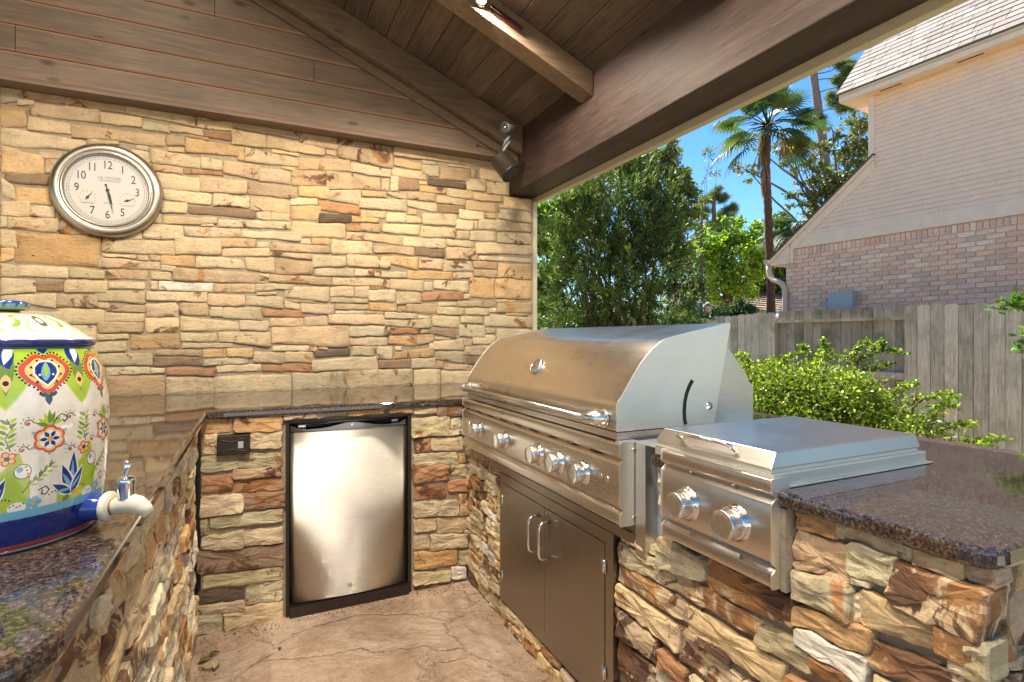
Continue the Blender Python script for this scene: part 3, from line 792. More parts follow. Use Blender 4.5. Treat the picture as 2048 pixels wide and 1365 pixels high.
# back wall
bw=thing('stone_wall',(0,3.41,0),'tall back wall of tan and honey ledge stone carrying the round clock','wall')
G().box((-2.4,3.402,0),(1.772,3.62,2.20)).box((-2.4,3.4025,2.20),(1.596,3.619,2.60)).make('mortar',M['mortar'],bw)
pick=lambda:random.choice('cccccttppgoowrd')
tb=[(c,shrink([(x,min(z,.906) if z<.952 else z) for x,z in PT(p)],-.0012)) for c,p in TR_back]
fb=fill(-1.75,1.77,.80,2.445,[p for _,p in tb],[(1.59,1.80,2.205,2.6)],pick,wr=(7,22),hr=(4,5,6,7,8))
wall_stones(bw,tb,fb,lambda a,b,d:(a,3.398-d,b),(.002,.009),300,rel=.0038,st=.40,hm=.30)
bx('end_trim_board',(1.772,3.375,0),(1.800,3.63,2.178),M['trimw'],bw)
# base walls under the counters
fw=thing('stone_base_wall',(.4,2.54,0),'low stone base wall built round the small refrigerator','wall')
G().box((-.205,2.545,0),(.118,2.70,.880)).box((.668,2.545,0),(.955,2.70,.880)).box((.118,2.546,.850),(.668,2.70,.879)).make('mortar',M['mortar'],fw)
pickd=lambda:random.choice('ccggtrrRQodp')
tf=[(c,shrink(PT(p),-.0015)) for c,p in TR_fr]
ff=fill(-.21,.955,.0,.88,[p for _,p in tf],[(.115,.671,0,.852),(-.15,-.02,.725,.815)],pickd,wr=(4,18),hr=(3,4,5,6,7))
wall_stones(fw,tf,ff,lambda a,b,d:(a,2.543-d,b),(.002,.020),rel=.009,amp=.005,seg=.014)
lw=thing('stone_base_wall',(-.25,1.6,0),'low stone base wall under the left counter, rough orange and cream stones','wall')
G().box((-.90,.70,0),(-.228,2.66,.880)).make('mortar',M['mortar'],lw)
pickl=lambda:random.choice('ccCgQQRRrwWkkQ')
fl=fill(.67,2.53,.0,.882,[],[],lambda:random.choice('CCwWkQQCcoRk'),wr=(12,44),hr=(4,5,6,7,8,9))
wall_stones(lw,[],fl,lambda a,b,d:(-.232+d,a,b),(.004,.024),rel=.010,amp=.009,seg=.016)
fl2=fill(-.90,-.235,.0,.882,[],[],pickl,wr=(10,30),hr=(5,7,9))
wall_stones(lw,[],fl2,lambda a,b,d:(a,.70-d,b),(.004,.02),rel=.01)
rw=thing('stone_base_wall',(.98,1.4,0),'low stone base wall under the grill with big rust streaked stones','wall')
G().box((.938,.7235,.715),(1.0,.7357,.880)).box((.972,.44,0),(1.74,2.545,.655)).box((.9725,.44,.655),(1.74,.728,.879)).box((.9725,1.066,.655),(1.30,1.118,.879)).box((.9725,2.47,.655),(1.5,2.544,.8785)).make('mortar',M['mortar'],rw)
tr=[(c,shrink([(-x,y) for x,y in PT(p)],-.0035)) for c,p in TR_rt]
fr_=fill(-2.54,-.42,.0,.88,[p for _,p in tr],[(-2.115,-1.297,.095,.9),(-2.47,-1.115,.66,.9),(-1.065,-.73,.715,.9)],pickl,wr=(6,22),hr=(4,5,6,8))
wall_stones(rw,tr,fr_,lambda a,b,d:(.968-d,-a,b),(.004,.024),rel=.0105,amp=.005,seg=.012)
te=[(c,PT(p)) for c,p in TR_end]
fe=fill(.978,1.75,.0,.882,[p for _,p in te],[],lambda:random.choice('tcQgCkp'),wr=(12,34),hr=(6,8,10,13))
wall_stones(rw,te,fe,lambda a,b,d:(a,.438-d,b),(.004,.022),rel=.011)
# ---------------------------------------------------------------- floor, patio, ground
def sheet(name,x0,y0,x1,y1,z,mat,zb=None):
    g=G(); g.box((x0,y0,z-.12 if zb is None else zb),(x1,y1,z)); o=g.make(name,mat); o['kind']='structure'; return o
sheet('floor',-4.2,-.9,1.86,3.66,0,M['floor'],-.22)
sheet('patio',-9,-13,3.6,-.9,-.02,M['patio'],-.22)
def terrain():
    n=60; xs=np.sign(np.linspace(-1,1,n))*np.abs(np.linspace(-1,1,n))**2.2*420; V=[];F=[]
    for j in range(n):
        for i in range(n):
            x,y=xs[i],xs[j]; r=math.hypot(x,y); V.append((x,y,-.215-.0*r+(.05*mnoise.noise(Vector((x*.3,y*.3,0))) if r>9 else 0)))
    for j in range(n-1):
        for i in range(n-1): F.append((j*n+i,j*n+i+1,(j+1)*n+i+1,(j+1)*n+i))
    o=mesh('ground',V,F,M['ground'],smooth=True); o['kind']='structure'
terrain()
# ---------------------------------------------------------------- pavilion roof
PS=.4167; RX=-1.2; ZC=2.615   # ceiling height where it meets the beam (X=1.6)
CO=1/math.hypot(1,PS); SI=PS*CO
def zc(X): return ZC+PS*(1.6-X) if X>RX else ZC+PS*(1.6-2*RX+X)
pr=thing('pavilion_roof',(1.7,0,2.2),'vaulted brown stained timber roof over the kitchen with rafters and thick edge beam','roof')
bevel(bx('beam',(1.60,-.35,2.213),(1.798,3.60,2.80),M['beam'],pr),.006)
bx('beam',(-4.2,-.35,2.213),(-4.0,3.60,2.80),M['beam'],pr)
bx('beam',(-4.0,-.35,2.413),(1.6,-.21,2.80),M['plank'],pr)
bx('edge_trim_board',(1.7985,-.42,2.178),(1.836,3.62,2.86),M['trimw'],pr)
def slope_board(name,xa,xb,y0,y1,off0,off1,mat,side=1,bev=.004):
    """board lying along Y between slope positions xa..xb (X), offsets measured upwards from the ceiling plane"""
    g=G()
    def p(x,o): X=x if side>0 else 2*RX-x; return X,ZC+PS*(1.6-x)+o
    (x0,z0),(x1,z1),(x2,z2),(x3,z3)=p(xa,off0),p(xb,off0),p(xb,off1),p(xa,off1)
    c=bev
    mid=[(x0,z0+c),(x0+(c if side>0 else -c)*1,z0+(-PS*c)),(x1-(c if side>0 else -c),z1+PS*c),(x1,z1+c),(x2,z2),(x3,z3)]
    g.prism(mid,(0,0,0),(1,0,0),(0,0,1),(0,1,0),y0,y1); return g.make(name,mat,pr)
x=1.6+.0464; step=.1191; k=0
while x-step>RX-.05:
    xa=max(x-step+.0012,RX); slope_board('ceiling_board',xa,x-.0012,-.35,3.60,0,.02,M['ceil']); 
    if k>=4: slope_board('ceiling_board',xa,x-.0012,-.35,3.60,0,.02,M['ceil'],side=-1)
    x-=step; k+=1
for s in (1,-1):
    g=G(); X0,X1=(1.86,RX-.0) if s>0 else (-4.26,RX+.0)
    z0=ZC+PS*(1.6-1.86)+.03; z1=ZC+PS*(1.6-RX)+.03
    g.prism([(X0,z0),(X1,z1),(X1,z1+.10),(X0,z0+.10)],(0,0,0),(1,0,0),(0,0,1),(0,1,0),-.45,3.70); g.make('roof_deck',M['shing'] if 'shing' in M else M['bronze'],pr)
RAFT=[(2.37,2.483),(1.37,1.483),(.37,.483)]
def rafter(y0,y1,drop,mat=None,name='rafter',xe=1.597):
    for s in (1,-1):
        g=G()
        def q(x,dz): return (x if s>0 else 2*RX-x, ZC+PS*(1.6-x)+dz)
        P=[q(xe,-drop),q(RX,-drop),q(RX,-.002),q(xe,-.002)]
        g.prism(P,(0,0,0),(1,0,0),(0,0,1),(0,1,0),y0,y1); bevel(g.make(name,mat or M['rafter'],pr),.004)
for y0,y1 in RAFT: rafter(y0,y1,.130)
rafter(3.195,3.245,.175)                      # doubled rafter against the gable
rafter(3.262,3.281,.232,name='rake_trim')
bx('ridge_beam',(RX-.04,-.35,zc(RX)-.24),(RX+.04,3.2,zc(RX)-.05),M['rafter'],pr)
z=2.438; k=0; joints={2:-.985}
zl=[2.438,2.562,2.690,2.815,2.940,3.065,3.19,3.315,3.44,3.565,3.69,3.8]
for i in range(len(zl)-1):
    za,zb=zl[i],zl[i+1]-.004; xr=lambda zz:min(1.598,1.6-(zz-ZC)/PS); xlft=lambda zz:2*RX-xr(zz)
    cuts=[xlft(zb if zb>ZC else za)]
    pts=[]
    segs=[None]
    xj={1:-1.02,2:.30,4:-.2}.get(i)
    def quad(xL0,xL1,xR0,xR1):
        g=G(); c=.005
        g.prism([(xL0,za),(xR0,za),(xR1,zb),(xL1,zb)],(0,0,0),(1,0,0),(0,0,1),(0,-1,0),-3.31,-3.292,)
        return g
    def plank(a0,a1,b0,b1):
        # face at Y=3.282 with a small chamfer top and bottom
        g=G(); c=.009
        V=[(a0,3.31,za),(b0,3.31,za),(b1,3.31,zb),(a1,3.31,zb),(a0,3.288,za),(b0,3.288,za),(b1,3.288,zb),(a1,3.288,zb),
           (a0,3.282,za+c),(b0,3.282,za+c),(b1,3.282,zb-c),(a1,3.282,zb-c)]
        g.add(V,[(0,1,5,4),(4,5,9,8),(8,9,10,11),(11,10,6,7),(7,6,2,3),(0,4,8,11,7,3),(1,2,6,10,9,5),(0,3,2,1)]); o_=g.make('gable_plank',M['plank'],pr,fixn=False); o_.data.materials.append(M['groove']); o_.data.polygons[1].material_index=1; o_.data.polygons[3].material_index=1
    L0,L1,R0,R1=xlft(za),xlft(zb),xr(za),xr(zb)
    if za<ZC: L0=L1=-3.99; R0=R1=1.598
    if R1-L1<.05: continue
    if xj: plank(L0,L1,xj-.0015,xj-.0015); plank(xj+.0015,xj+.0015,R0,R1)
    else: plank(L0,L1,R0,R1)
bx('gable_soffit_board',(-4.0,3.2815,2.420),(1.598,3.396,2.437),M['plank'],pr)
bx('gable_backing',(-4.0,3.312,2.438),(1.598,3.60,2.60),M['bronze'],pr)
g=G(); g.prism([(-3.9,2.6),(1.55,2.6),(RX,zc(RX)-.02)],(0,0,0),(1,0,0),(0,0,1),(0,-1,0),-3.40,-3.312); g.make('gable_backing',M['bronze'],pr)
for px,py in ((1.70,-.25),(-4.1,-.25),(-4.1,3.4)): 
    p=bx('support_post',(px-.09,py-.09,0),(px+.09,py+.09,2.213),M['beam'],pr)
# small lit lamp with its mounting channel on the second rafter
def lamp(xl,yn,lab,pw=30):
    zb=ZC-.130+PS*(1.6-xl)
    t=thing('rafter_lamp',(xl,yn,zb+.06),lab,'lamp','lamps on the rafters')
    sl_=Vector((CO,0,-SI)); up=Vector((SI,0,CO)); c=Vector((xl,yn-.001,zb+.058))
    g=G(); g.lathe([(.034,0),(.034,.012),(.030,.018),(.024,.016)],c,(0,-1,0),24); g.make('bezel',M['chrome'],t)
    g=G(); g.lathe([(.025,.016),(.018,.024),(.0,.028)],c,(0,-1,0),20,cap=False); g.make('bulb',M['glow'],t)
    g=G(); a=c+sl_*.055; b=c+sl_*.235; 
    P=[a-up*.017,b-up*.017,b+up*.017,a+up*.017]; Q=[p+Vector((0,-.010,0)) for p in P]
    V=[p[:] for p in P]+[p[:] for p in Q]; g.add(V,[(0,1,2,3),(7,6,5,4),(0,4,5,1),(1,5,6,2),(2,6,7,3),(3,7,4,0)]); g.make('channel',M['channel'],t)
    g=G(); g.tube([a+Vector((0,-.0115,0)),a+sl_*.07+Vector((0,-.0115,0))],.0018,6); g.make('rod',M['chrome'],t)
    ld=bpy.data.lights.new('lamp_light','SPOT'); ld.energy=pw; ld.color=(1,.88,.70); ld.shadow_soft_size=.03; ld.spot_size=R_(158); ld.spot_blend=.35
    lo=bpy.data.objects.new('lamp_light',ld); COL.objects.link(lo); lo.location=(0,-.06,-.05); lo.parent=t; lo.rotation_euler=(R_(4),0,0)
LAMP_W=31
m,t_,p_=NT('warm_glow'); p_.inputs['Emission Color'].default_value=(1,.72,.42,1); p_.inputs['Emission Strength'].default_value=9; M['glow']=m
M['channel']=simple('dark_red_channel',(.05,.012,.012),.35)
lamp(.958,2.369,'small lit round lamp with dark red channel on the middle rafter, above the grill',25)
lamp(-.55,2.369,'added unseen round lamp higher up the same rafter as the first one',15)  # from here on, unseen lamps added to brighten the kitchen
lamp(.25,1.369,'added unseen round lamp on the rafter one nearer the open front',46)
lamp(.10,.369,'added unseen round lamp on the front rafter nearest the beam',78)
lamp(-.85,.369,'added unseen round lamp on the front rafter nearest the ridge',78)
# ---------------------------------------------------------------- granite countertop
def arc(cx,cy_,r,a0,a1,n=6): return [(cx+r*math.cos(R_(a0+(a1-a0)*i/n)),cy_+r*math.sin(R_(a0+(a1-a0)*i/n))) for i in range(n+1)]
OUT=[(-.98,.625)]+arc(-.26,.705,.08,-90,0,8)+[(-.18,2.51),(.93,2.51),(.93,2.462),(1.44,2.462),(1.44,1.118),(.93,1.118),(.93,1.068),(1.47,1.068),(1.47,.742),(.93,.742)]+arc(.975,.435,.045,180,270,6)+[(1.84,.39),(1.84,3.372),(-.98,3.372)]
g=G(); g.prism(OUT,(0,0,0),(1,0,0),(0,1,0),(0,0,1),.8825,.914); ct=g.make('countertop',M['granite']); bevel(ct,.009,3)
top(ct,'polished brown granite countertop running round three sides of the kitchen','countertop')
# ---------------------------------------------------------------- refrigerator
fx0,fx1=.133,.651; fg=thing('refrigerator',(.39,2.75,.02),'small under counter refrigerator with bright stainless door','refrigerator')
g=G(); g.box((.140,2.59,.055),(.645,2.95,.838)).box((.140,2.60,.02),(.645,2.9,.054)); g.make('cabinet',M['black'],fg)
def door_pts(n=16,y=2.548,bulge=.026,x0=fx0,x1=fx1):
    return [(x0+(x1-x0)*i/n, y-bulge*(1-(2*i/n-1)**2)**.8) for i in range(n+1)]
def door_slab(name,z0,z1,mat,par,y=2.548,bul=.026,th=.022,x0=fx0,x1=fx1,bev=.0):
    f=door_pts(24,y,bul,x0,x1); b=[(x,yy+th) for x,yy in f][::-1]; P=f+b; n=len(P); V=[(x,yy,z0) for x,yy in P]+[(x,yy,z1) for x,yy in P]
    F=[tuple(range(n))[::-1],tuple(range(n,2*n))]+[(i,(i+1)%n,n+(i+1)%n,n+i) for i in range(n)]; S=[False,False]+[i<24 or (i>24 and i<n-1) for i in range(n)]
    return mesh(name,V,F,mat,par,smooth=S)
dr=door_slab('door',.053,.803,M['fridge'],fg)
door_slab('door_liner',.050,.806,M['black'],fg,y=2.580,bul=.030,th=.010,x0=fx0-.004,x1=fx1+.004)
# curved pull along the top of the door: dark recess behind an arched lip
door_slab('door_cap',.828,.841,M['black'],fg,y=2.568,bul=.030,th=.03)
door_slab('cap_recess',.806,.828,M['teal'],fg,y=2.590,bul=.012,th=.02,x0=fx0+.004,x1=fx1-.004)
def lip():
    n=40; V=[];F=[]
    for i in range(n+1):
        s=i/n; x=fx0+(fx1-fx0)*s; y=2.545-.028*(1-(2*s-1)**2)**.8
        w=math.exp(-((s-.5)/.17)**2); e=math.exp(-((s)/.05)**2)+math.exp(-((s-1)/.05)**2)
        h=.008+.022*w+.020*min(1,e)
        V+=[(x,y,.804),(x,y,.804+h),(x,y+.012,.804+h),(x,y+.016,.804)]
    for i in range(n):
        for k in range(4): F.append((i*4+k,(i+1)*4+k,(i+1)*4+(k+1)%4,i*4+(k+1)%4))
    F+=[(0,1,2,3),tuple(n*4+k for k in (3,2,1,0))]; return mesh('handle',V,F,M['chromed'],fg)
h_=lip()
G().lathe([(.006,0),(.006,.003)],(.392,2.5165,.823),(0,-1,0),14).make('handle_badge',M['chrome'],h_)
G().box((.17,2.572,.808),(.20,2.582,.826)).make('clip',M['chrome'],fg); G().box((.585,2.572,.808),(.615,2.582,.826)).make('clip',M['chrome'],fg)
G().lathe([(.0095,0),(.0095,.004),(.006,.006),(.0,.005)],(.385,2.5215,.098),(0,-1,0),18,cap=False).make('lock',M['chrome'],fg)
ff_=thing('frame_opening',(.39,2.55,0),'dark metal lined opening framing the small refrigerator','frame')
bx('side_strip',(.116,2.535,0),(.130,2.60,.849),M['bronze'],ff_); bx('side_strip',(.655,2.535,0),(.670,2.60,.849),M['bronze'],ff_)
bx('head_strip',(.130,2.5375,.842),(.655,2.60,.8492),M['bronze'],ff_); bx('sill_plate',(.130,2.515,0),(.655,2.585,.046),M['bronze2'],ff_)
bx('back_panel',(.1301,2.97,.001),(.6549,2.98,.8415),M['blackrub'],ff_)
# ---------------------------------------------------------------- outlet
el=thing('electric_outlet',(-.084,2.53,.771),'dark bronze weatherproof outlet cover set in the low stone wall','outlet')
g=G(); g.box((-.145,2.508,.730),(-.023,2.55,.812),.004); g.make('cover_plate',M['bronze'],el)
g=G(); g.tube([(-.135+.1*i/12,2.5065,.796+.0*i-.010*math.exp(-((i-5)/3)**2)) for i in range(13)],.0022,6); g.tube([(-.135+.1*i/12,2.5065,.746+.010*math.exp(-((i-5)/3)**2)) for i in range(13)],.0022,6); g.make('raised_rib',M['bronze2'],el)
g=G(); g.box((-.068,2.504,.757),(-.048,2.5095,.785),.001); g.make('latch',M['grey'],el)
# ---------------------------------------------------------------- grill
GX=.900; ga,gb=1.205,2.449
gr=thing('gas_grill',(1.15,1.83,.62),'large built in stainless gas grill with curved hood and five knobs','grill')
def panel_prof(x0,zt,zb,zg1,zg2,xb=.957,d=.014,w=.014):
    P=[(xb,zt),(x0+.005,zt),(x0+.0015,zt-.002),(x0,zt-.006)]
    for zg,s in ((zg1,1),(zg2,1)):
        P+=[(x0,zg+w),(x0+.002,zg+w*.72),(x0+d*.8,zg+w*.18),(x0+d,zg),(x0+d*.8,zg-w*.18),(x0+.002,zg-w*.72),(x0,zg-w)]
    P+=[(x0,zb+.006),(x0+.0015,zb+.002),(x0+.005,zb),(xb,zb)]; return P
def extr_y(name,P,y0,y1,mat,par,smooth=True,fixn=True):
    g=G(); g.prism(P,(0,0,0),(1,0,0),(0,0,1),(0,1,0),y0,y1,smooth); o=g.make(name,mat,par); 
    m=o.modifiers.new('es','EDGE_SPLIT'); m.split_angle=R_(50); return o
PP=panel_prof(GX,.925,.698,.878,.742)
cp=extr_y('control_panel',PP,ga+.003,gb-.003,M['steel'],gr)
def end_plate(P,y0,y1,par,name='end_plate',grow=.0022):
    g=G(); Q=[(x-grow if x<.95 else x,z+(grow if z>(P[0][1]+P[-1][1])/2 else -grow)) for x,z in P]; g.prism(Q,(0,0,0),(1,0,0),(0,0,1),(0,1,0),y0,y1); return g.make(name,M['steel_pale'],par)
end_plate(PP,ga,ga+.0028,gr); end_plate(PP,gb-.0028,gb,gr)
# dark vent slots and round head screws along the upper groove
for i in range(9):
    y=ga+.10+i*.133; bx('vent_slot',(GX+.0085,y,.8795),(GX+.0125,y+.062,.8855),M['blackrub'],gr)
for y in (2.36,2.06,1.765,1.62,1.475): G().lathe([(.0045,0),(.0042,.002),(.002,.0042),(0,.0048)],(GX+.008,y,.884),(-1,0,0),10,cap=False).make('screw',M['chrome'],gr)
def knob(par,x,y,z,rb=.033,rk=.026,ln=.037,tilt=0):
    rb,rk=.0345,.0312
    g=G(); g.lathe([(rb*1.16,0),(rb*1.16,.002),(rb*1.02,.004),(rb,.009),(rb*.93,.013),(rb*.86,.013),(rb*.84,.006)],(x,y,z),(-1,0,0),40,cap=False); b=g.make('bezel',M['copperb'],par)
    g=G(); g.lathe([(rk*.98,.004),(rk,.010),(rk*.985,ln-.003),(rk*.93,ln),(rk*.90,ln-.0006),(rk*.5,ln-.001),(0,ln-.001)],(x,y,z),(-1,0,0),40,cap=False); k=g.make('knob',M['knob'],par)
    return k
for y in (2.235,1.9635,1.6775,1.538,1.391): knob(gr,GX,y,.806,.0295,.0245,.040)
for y in (1.2957,1.2635): 
    G().lathe([(.0085,0),(.0085,.002),(.006,.0035),(.0055,.001),(.004,.001),(.0035,.004),(0,.0045)],(GX,y,.817),(-1,0,0),18,cap=False).make('igniter_button',M['chrome'],gr)
bdg=thing  # (badge stays a part)
b_=bx('badge',(GX-.0025,2.275,.775),(GX+.0002,2.365,.832),M['badge_dark'],gr)
def label_text(txt,loc,size,rot,mat,par,name='lettering',ext=.0003,align='CENTER',xs=1,ys=1):
    c=bpy.data.curves.new(name,'FONT'); c.body=txt; c.size=size; c.extrude=ext; c.align_x=align; c.align_y='CENTER'; c.materials.append(mat); c.resolution_u=3
    o0=bpy.data.objects.new(name,c); COL.objects.link(o0); bpy.context.view_layer.update(); dg=bpy.context.evaluated_depsgraph_get(); me=bpy.data.meshes.new_from_object(o0.evaluated_get(dg)); bpy.data.objects.remove(o0)
    if not me.materials: me.materials.append(mat)
    o=bpy.data.objects.new(name,me); COL.objects.link(o); o.location=Vector(loc)-ORG.get(par.name,Vector()); o.rotation_euler=rot; o.scale=(xs,ys,1); o.parent=par; ORG[o.name]=Vector(loc); return o
g=G(); 
for (y0,z0,y1,z1) in ((2.362,.777,2.349,.829),(2.349,.829,2.336,.777),(2.357,.795,2.341,.795)):
    g.tube([(GX-.0032,y0,z0),(GX-.0032,y1,z1)],.0022,5)
g.box((GX-.0036,2.279,.7775),(GX-.0026,2.364,.7795)).box((GX-.0036,2.279,.828),(GX-.0026,2.364,.830)); g.make('emblem',M['whitep'],b_)
# hood base, hood, side flanks
ha,hb=1.234,2.42
extr_y('hood_base',[(.911,.930),(1.44,.930),(1.44,.950),(.911,.950)],ha,hb,M['steel'],gr,False)
HP=[(.911,.953),(.911,1.020),(.9125,1.029),(.919,1.039)]
q0=[(.925,1.045),(.945,1.0735),(.968,1.106),(.993,1.139),(1.016,1.163),(1.039,1.183),(1.066,1.2025),(1.082,1.210),(1.100,1.2155)]
HP+=q0+[(1.18,1.232),(1.26,1.2465),(1.340,1.2625),(1.344,1.255),(1.275,.9535)]
hood=extr_y('hood',HP,ha+.004,hb-.004,M['steel'],gr)
for y0,y1 in ((ha-.0015,ha+.0038),(hb-.0038,hb+.0015)):
    g=G(); g.prism([(x+(-.0015 if x<1.2 else .0005),z+(.0012 if z>.96 else 0)) for x,z in HP],(0,0,0),(1,0,0),(0,0,1),(0,1,0),y0,y1); g.make('hood_side',M['steel_pale'],gr)
# fixed rear flank behind the hood and the swing slot with its bolt
RP=[(1.24,.9505),(1.452,.9505),(1.452,1.06),(1.431,1.078),(1.417,1.103),(1.337,1.190),(1.31,1.18)]
for y0,y1 in ((ha+.0055,ha+.009),(hb-.009,hb-.0055)):
    g=G(); g.prism(RP,(0,0,0),(1,0,0),(0,0,1),(0,1,0),y0,y1); g.make('rear_flank',M['steel_x'],gr)
bx('rear_panel',(1.43,ha+.01,.951),(1.445,hb-.01,1.07),M['steel'],gr)
arcp=[(1.187,1.088),(1.175,1.072),(1.164,1.05),(1.157,1.025),(1.1545,.998),(1.156,.972),(1.160,.957)]
def ribbon(pts,w,y0,y1):
    P=[];Q=[]
    for i,(x,z) in enumerate(pts):
        a=pts[max(i-1,0)];b=pts[min(i+1,len(pts)-1)];d=Vector((b[0]-a[0],b[1]-a[1])).normalized();n=Vector((-d.y,d.x))*w
        P.append((x+n.x,z+n.y));Q.append((x-n.x,z-n.y))
    g=G(); g.prism(P+Q[::-1],(0,0,0),(1,0,0),(0,0,1),(0,1,0),y0,y1); return g
ribbon(arcp,.0065,ha-.0024,ha-.0016).make('swing_slot',M['blackrub'],gr)
G().lathe([(.012,0),(.012,.002),(.007,.003),(.007,.005),(0,.0055)],(1.255,ha-.0016,1.007),(0,-1,0),18,cap=False).make('bolt',M['chrome'],gr)
# handle: straight bar with swept ends
hz=.985
hd=G(); hd.tube([(.862,1.335,hz),(.862,2.33,hz)],.0092,16); hd=hd.make('handle',M['steel'],gr)
for ys,yc in ((-1,1.335),(1,2.33)):
    pts=[];rs=[]
    for i in range(9):
        a=i/8*PI/2; pts.append((.862+.050*(1-math.cos(a)),yc+ys*.050*math.sin(a)*.9,hz)); rs.append(.0105+.0125*min(1,i/5))
    g=G(); g.tube(pts,rs,20); g.lathe([(.026,0),(.026,.004),(.022,.004)],(.906,yc+ys*.045,hz),(-1,0,0),24); g.make('handle_end',M['knob'],hd)
# thermometer on the hood
tn=Vector((-.82,0,.57)).normalized(); tp=Vector((.968,1.812,1.106))
g=G(); g.lathe([(.034,-.002),(.034,.006),(.030,.012),(.026,.012),(.025,.010)],tp,tn,36,cap=False); th=g.make('thermometer_bezel',M['knob'],gr)
g=G(); g.lathe([(.0255,.009),(0,.0092)],tp,tn,32,cap=False); g.make('thermometer_dial',M['dial_brown'],th)
g=G(); sx=Vector((0,1,0)); sz=tn.cross(sx); 
for k in range(9):
    a=R_(-120+k*30); p=tp+tn*.0097+(sx*math.sin(a)+sz*math.cos(a))*.019; g.tube([p,p+(sx*math.sin(a)+sz*math.cos(a))*.004],.0006,4)
g.tube([tp+tn*.0097,tp+tn*.0097+sx*.012+sz*.010],.0009,4); g.make('needle',M['blackrub'],th)
# apron under the panel, corner sleeve
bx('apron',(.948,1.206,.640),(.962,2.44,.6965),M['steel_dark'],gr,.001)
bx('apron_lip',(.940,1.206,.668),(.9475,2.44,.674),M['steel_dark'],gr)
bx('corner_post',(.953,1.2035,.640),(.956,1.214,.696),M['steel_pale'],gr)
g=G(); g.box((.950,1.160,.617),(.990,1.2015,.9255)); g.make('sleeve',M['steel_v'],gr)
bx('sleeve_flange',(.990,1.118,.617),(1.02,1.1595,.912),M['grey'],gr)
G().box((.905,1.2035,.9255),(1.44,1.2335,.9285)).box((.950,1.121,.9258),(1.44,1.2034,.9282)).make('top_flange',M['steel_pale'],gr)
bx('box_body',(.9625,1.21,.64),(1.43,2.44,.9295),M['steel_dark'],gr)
for z in (.905,.718): G().lathe([(.006,0),(.005,.002),(.0,.0035)],(.945,ga,z),(0,-1,0),12,cap=False).make('screw',M['chrome'],gr)
# ---------------------------------------------------------------- side burner
sb=thing('side_burner',(1.2,.9,.72),'two knob stainless side burner with flat closed lid','burner')
SX=.916; sa,sbb=.736,1.058
SP=panel_prof(SX,.936,.721,.897,.762,xb=.966)
extr_y('control_panel',SP,sa+.003,sbb-.003,M['steel'],sb)
end_plate([(min(x,.9665),z) for x,z in SP],sa,sa+.0028,sb); end_plate(SP,sbb-.0028,sbb,sb)
for y in (.968,.826): knob(sb,SX,y,.826,.0325,.0265,.042)
for y in (1.005,.965,.905,.84): G().lathe([(.0042,0),(.004,.002),(.002,.004),(0,.0046)],(SX+.008,y,.902 if y in (.965,.84) else .908),(-1,0,0),10,cap=False).make('screw',M['chrome'],sb)
bx('tray_body',(.9665,.75,.724),(1.455,1.05,.9145),M['steel_dark'],sb)
bx('rim',(.930,.745,.917),(1.459,1.098,.942),M['steel_pale'],sb,.002)
bx('rim_flange',(.955,.738,.9145),(1.476,1.104,.9168),M['steel_pale'],sb)
lid=G()
lt=[(.957,.760),(1.445,.760),(1.445,1.092),(.957,1.092)]; lb=[(.9315,.752),(1.451,.752),(1.451,1.10),(.9315,1.10)]
V=[(x,y,.951) for x,y in lb]+[(x,y,.983) for x,y in lt]; lid.add(V,[(3,2,1,0),(4,5,6,7),(0,1,5,4),(1,2,6,5),(2,3,7,6),(3,0,4,7)]); lid=lid.make('lid',M['steel_lid'],sb); bevel(lid,.0025,2)
bx('lid_seat',(.937,.756,.9425),(1.444,1.096,.9505),M['steel_pale'],sb)
g=G(); a=Vector((.942,1.015,.972)); b=Vector((.942,.852,.972)); pu=Vector((-.020,0,.012))
g.tube([a,a+pu*.8,a+pu*1.15+Vector((0,-.008,0)),b+pu*1.15+Vector((0,.008,0)),b+pu*.8,b],.0048,10); g.make('lid_handle',M['chrome'],lid)
# ---------------------------------------------------------------- access doors
ad_=thing('cabinet_doors',(.96,1.7,.10),'pair of dark stainless access doors under the grill','cabinet')
ya,yb=1.300,2.112
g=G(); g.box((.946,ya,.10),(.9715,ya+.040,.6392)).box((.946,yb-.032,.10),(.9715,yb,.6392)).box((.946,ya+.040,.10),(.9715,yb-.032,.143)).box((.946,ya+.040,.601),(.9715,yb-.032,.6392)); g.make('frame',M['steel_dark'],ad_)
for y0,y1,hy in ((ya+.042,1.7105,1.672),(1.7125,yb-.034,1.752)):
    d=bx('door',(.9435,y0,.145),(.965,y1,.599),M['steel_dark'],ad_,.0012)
    g=G(); g.tube([(.944,hy,.560),(.915,hy,.562),(.902,hy,.552),(.899,hy,.535),(.899,hy,.46),(.902,hy,.442),(.915,hy,.432),(.944,hy,.434)],.0062,10); g.make('handle',M['chrome'],d)
for y in (ya+.041,yb-.033):
    for z in (.53,.212): G().tube([(.9425,y,z-.020),(.9425,y,z+.020)],.0048,8).box((.9415,y-.009,z-.019),(.9434,y+.009,z+.019)).make('hinge',M['chrome'],ad_)
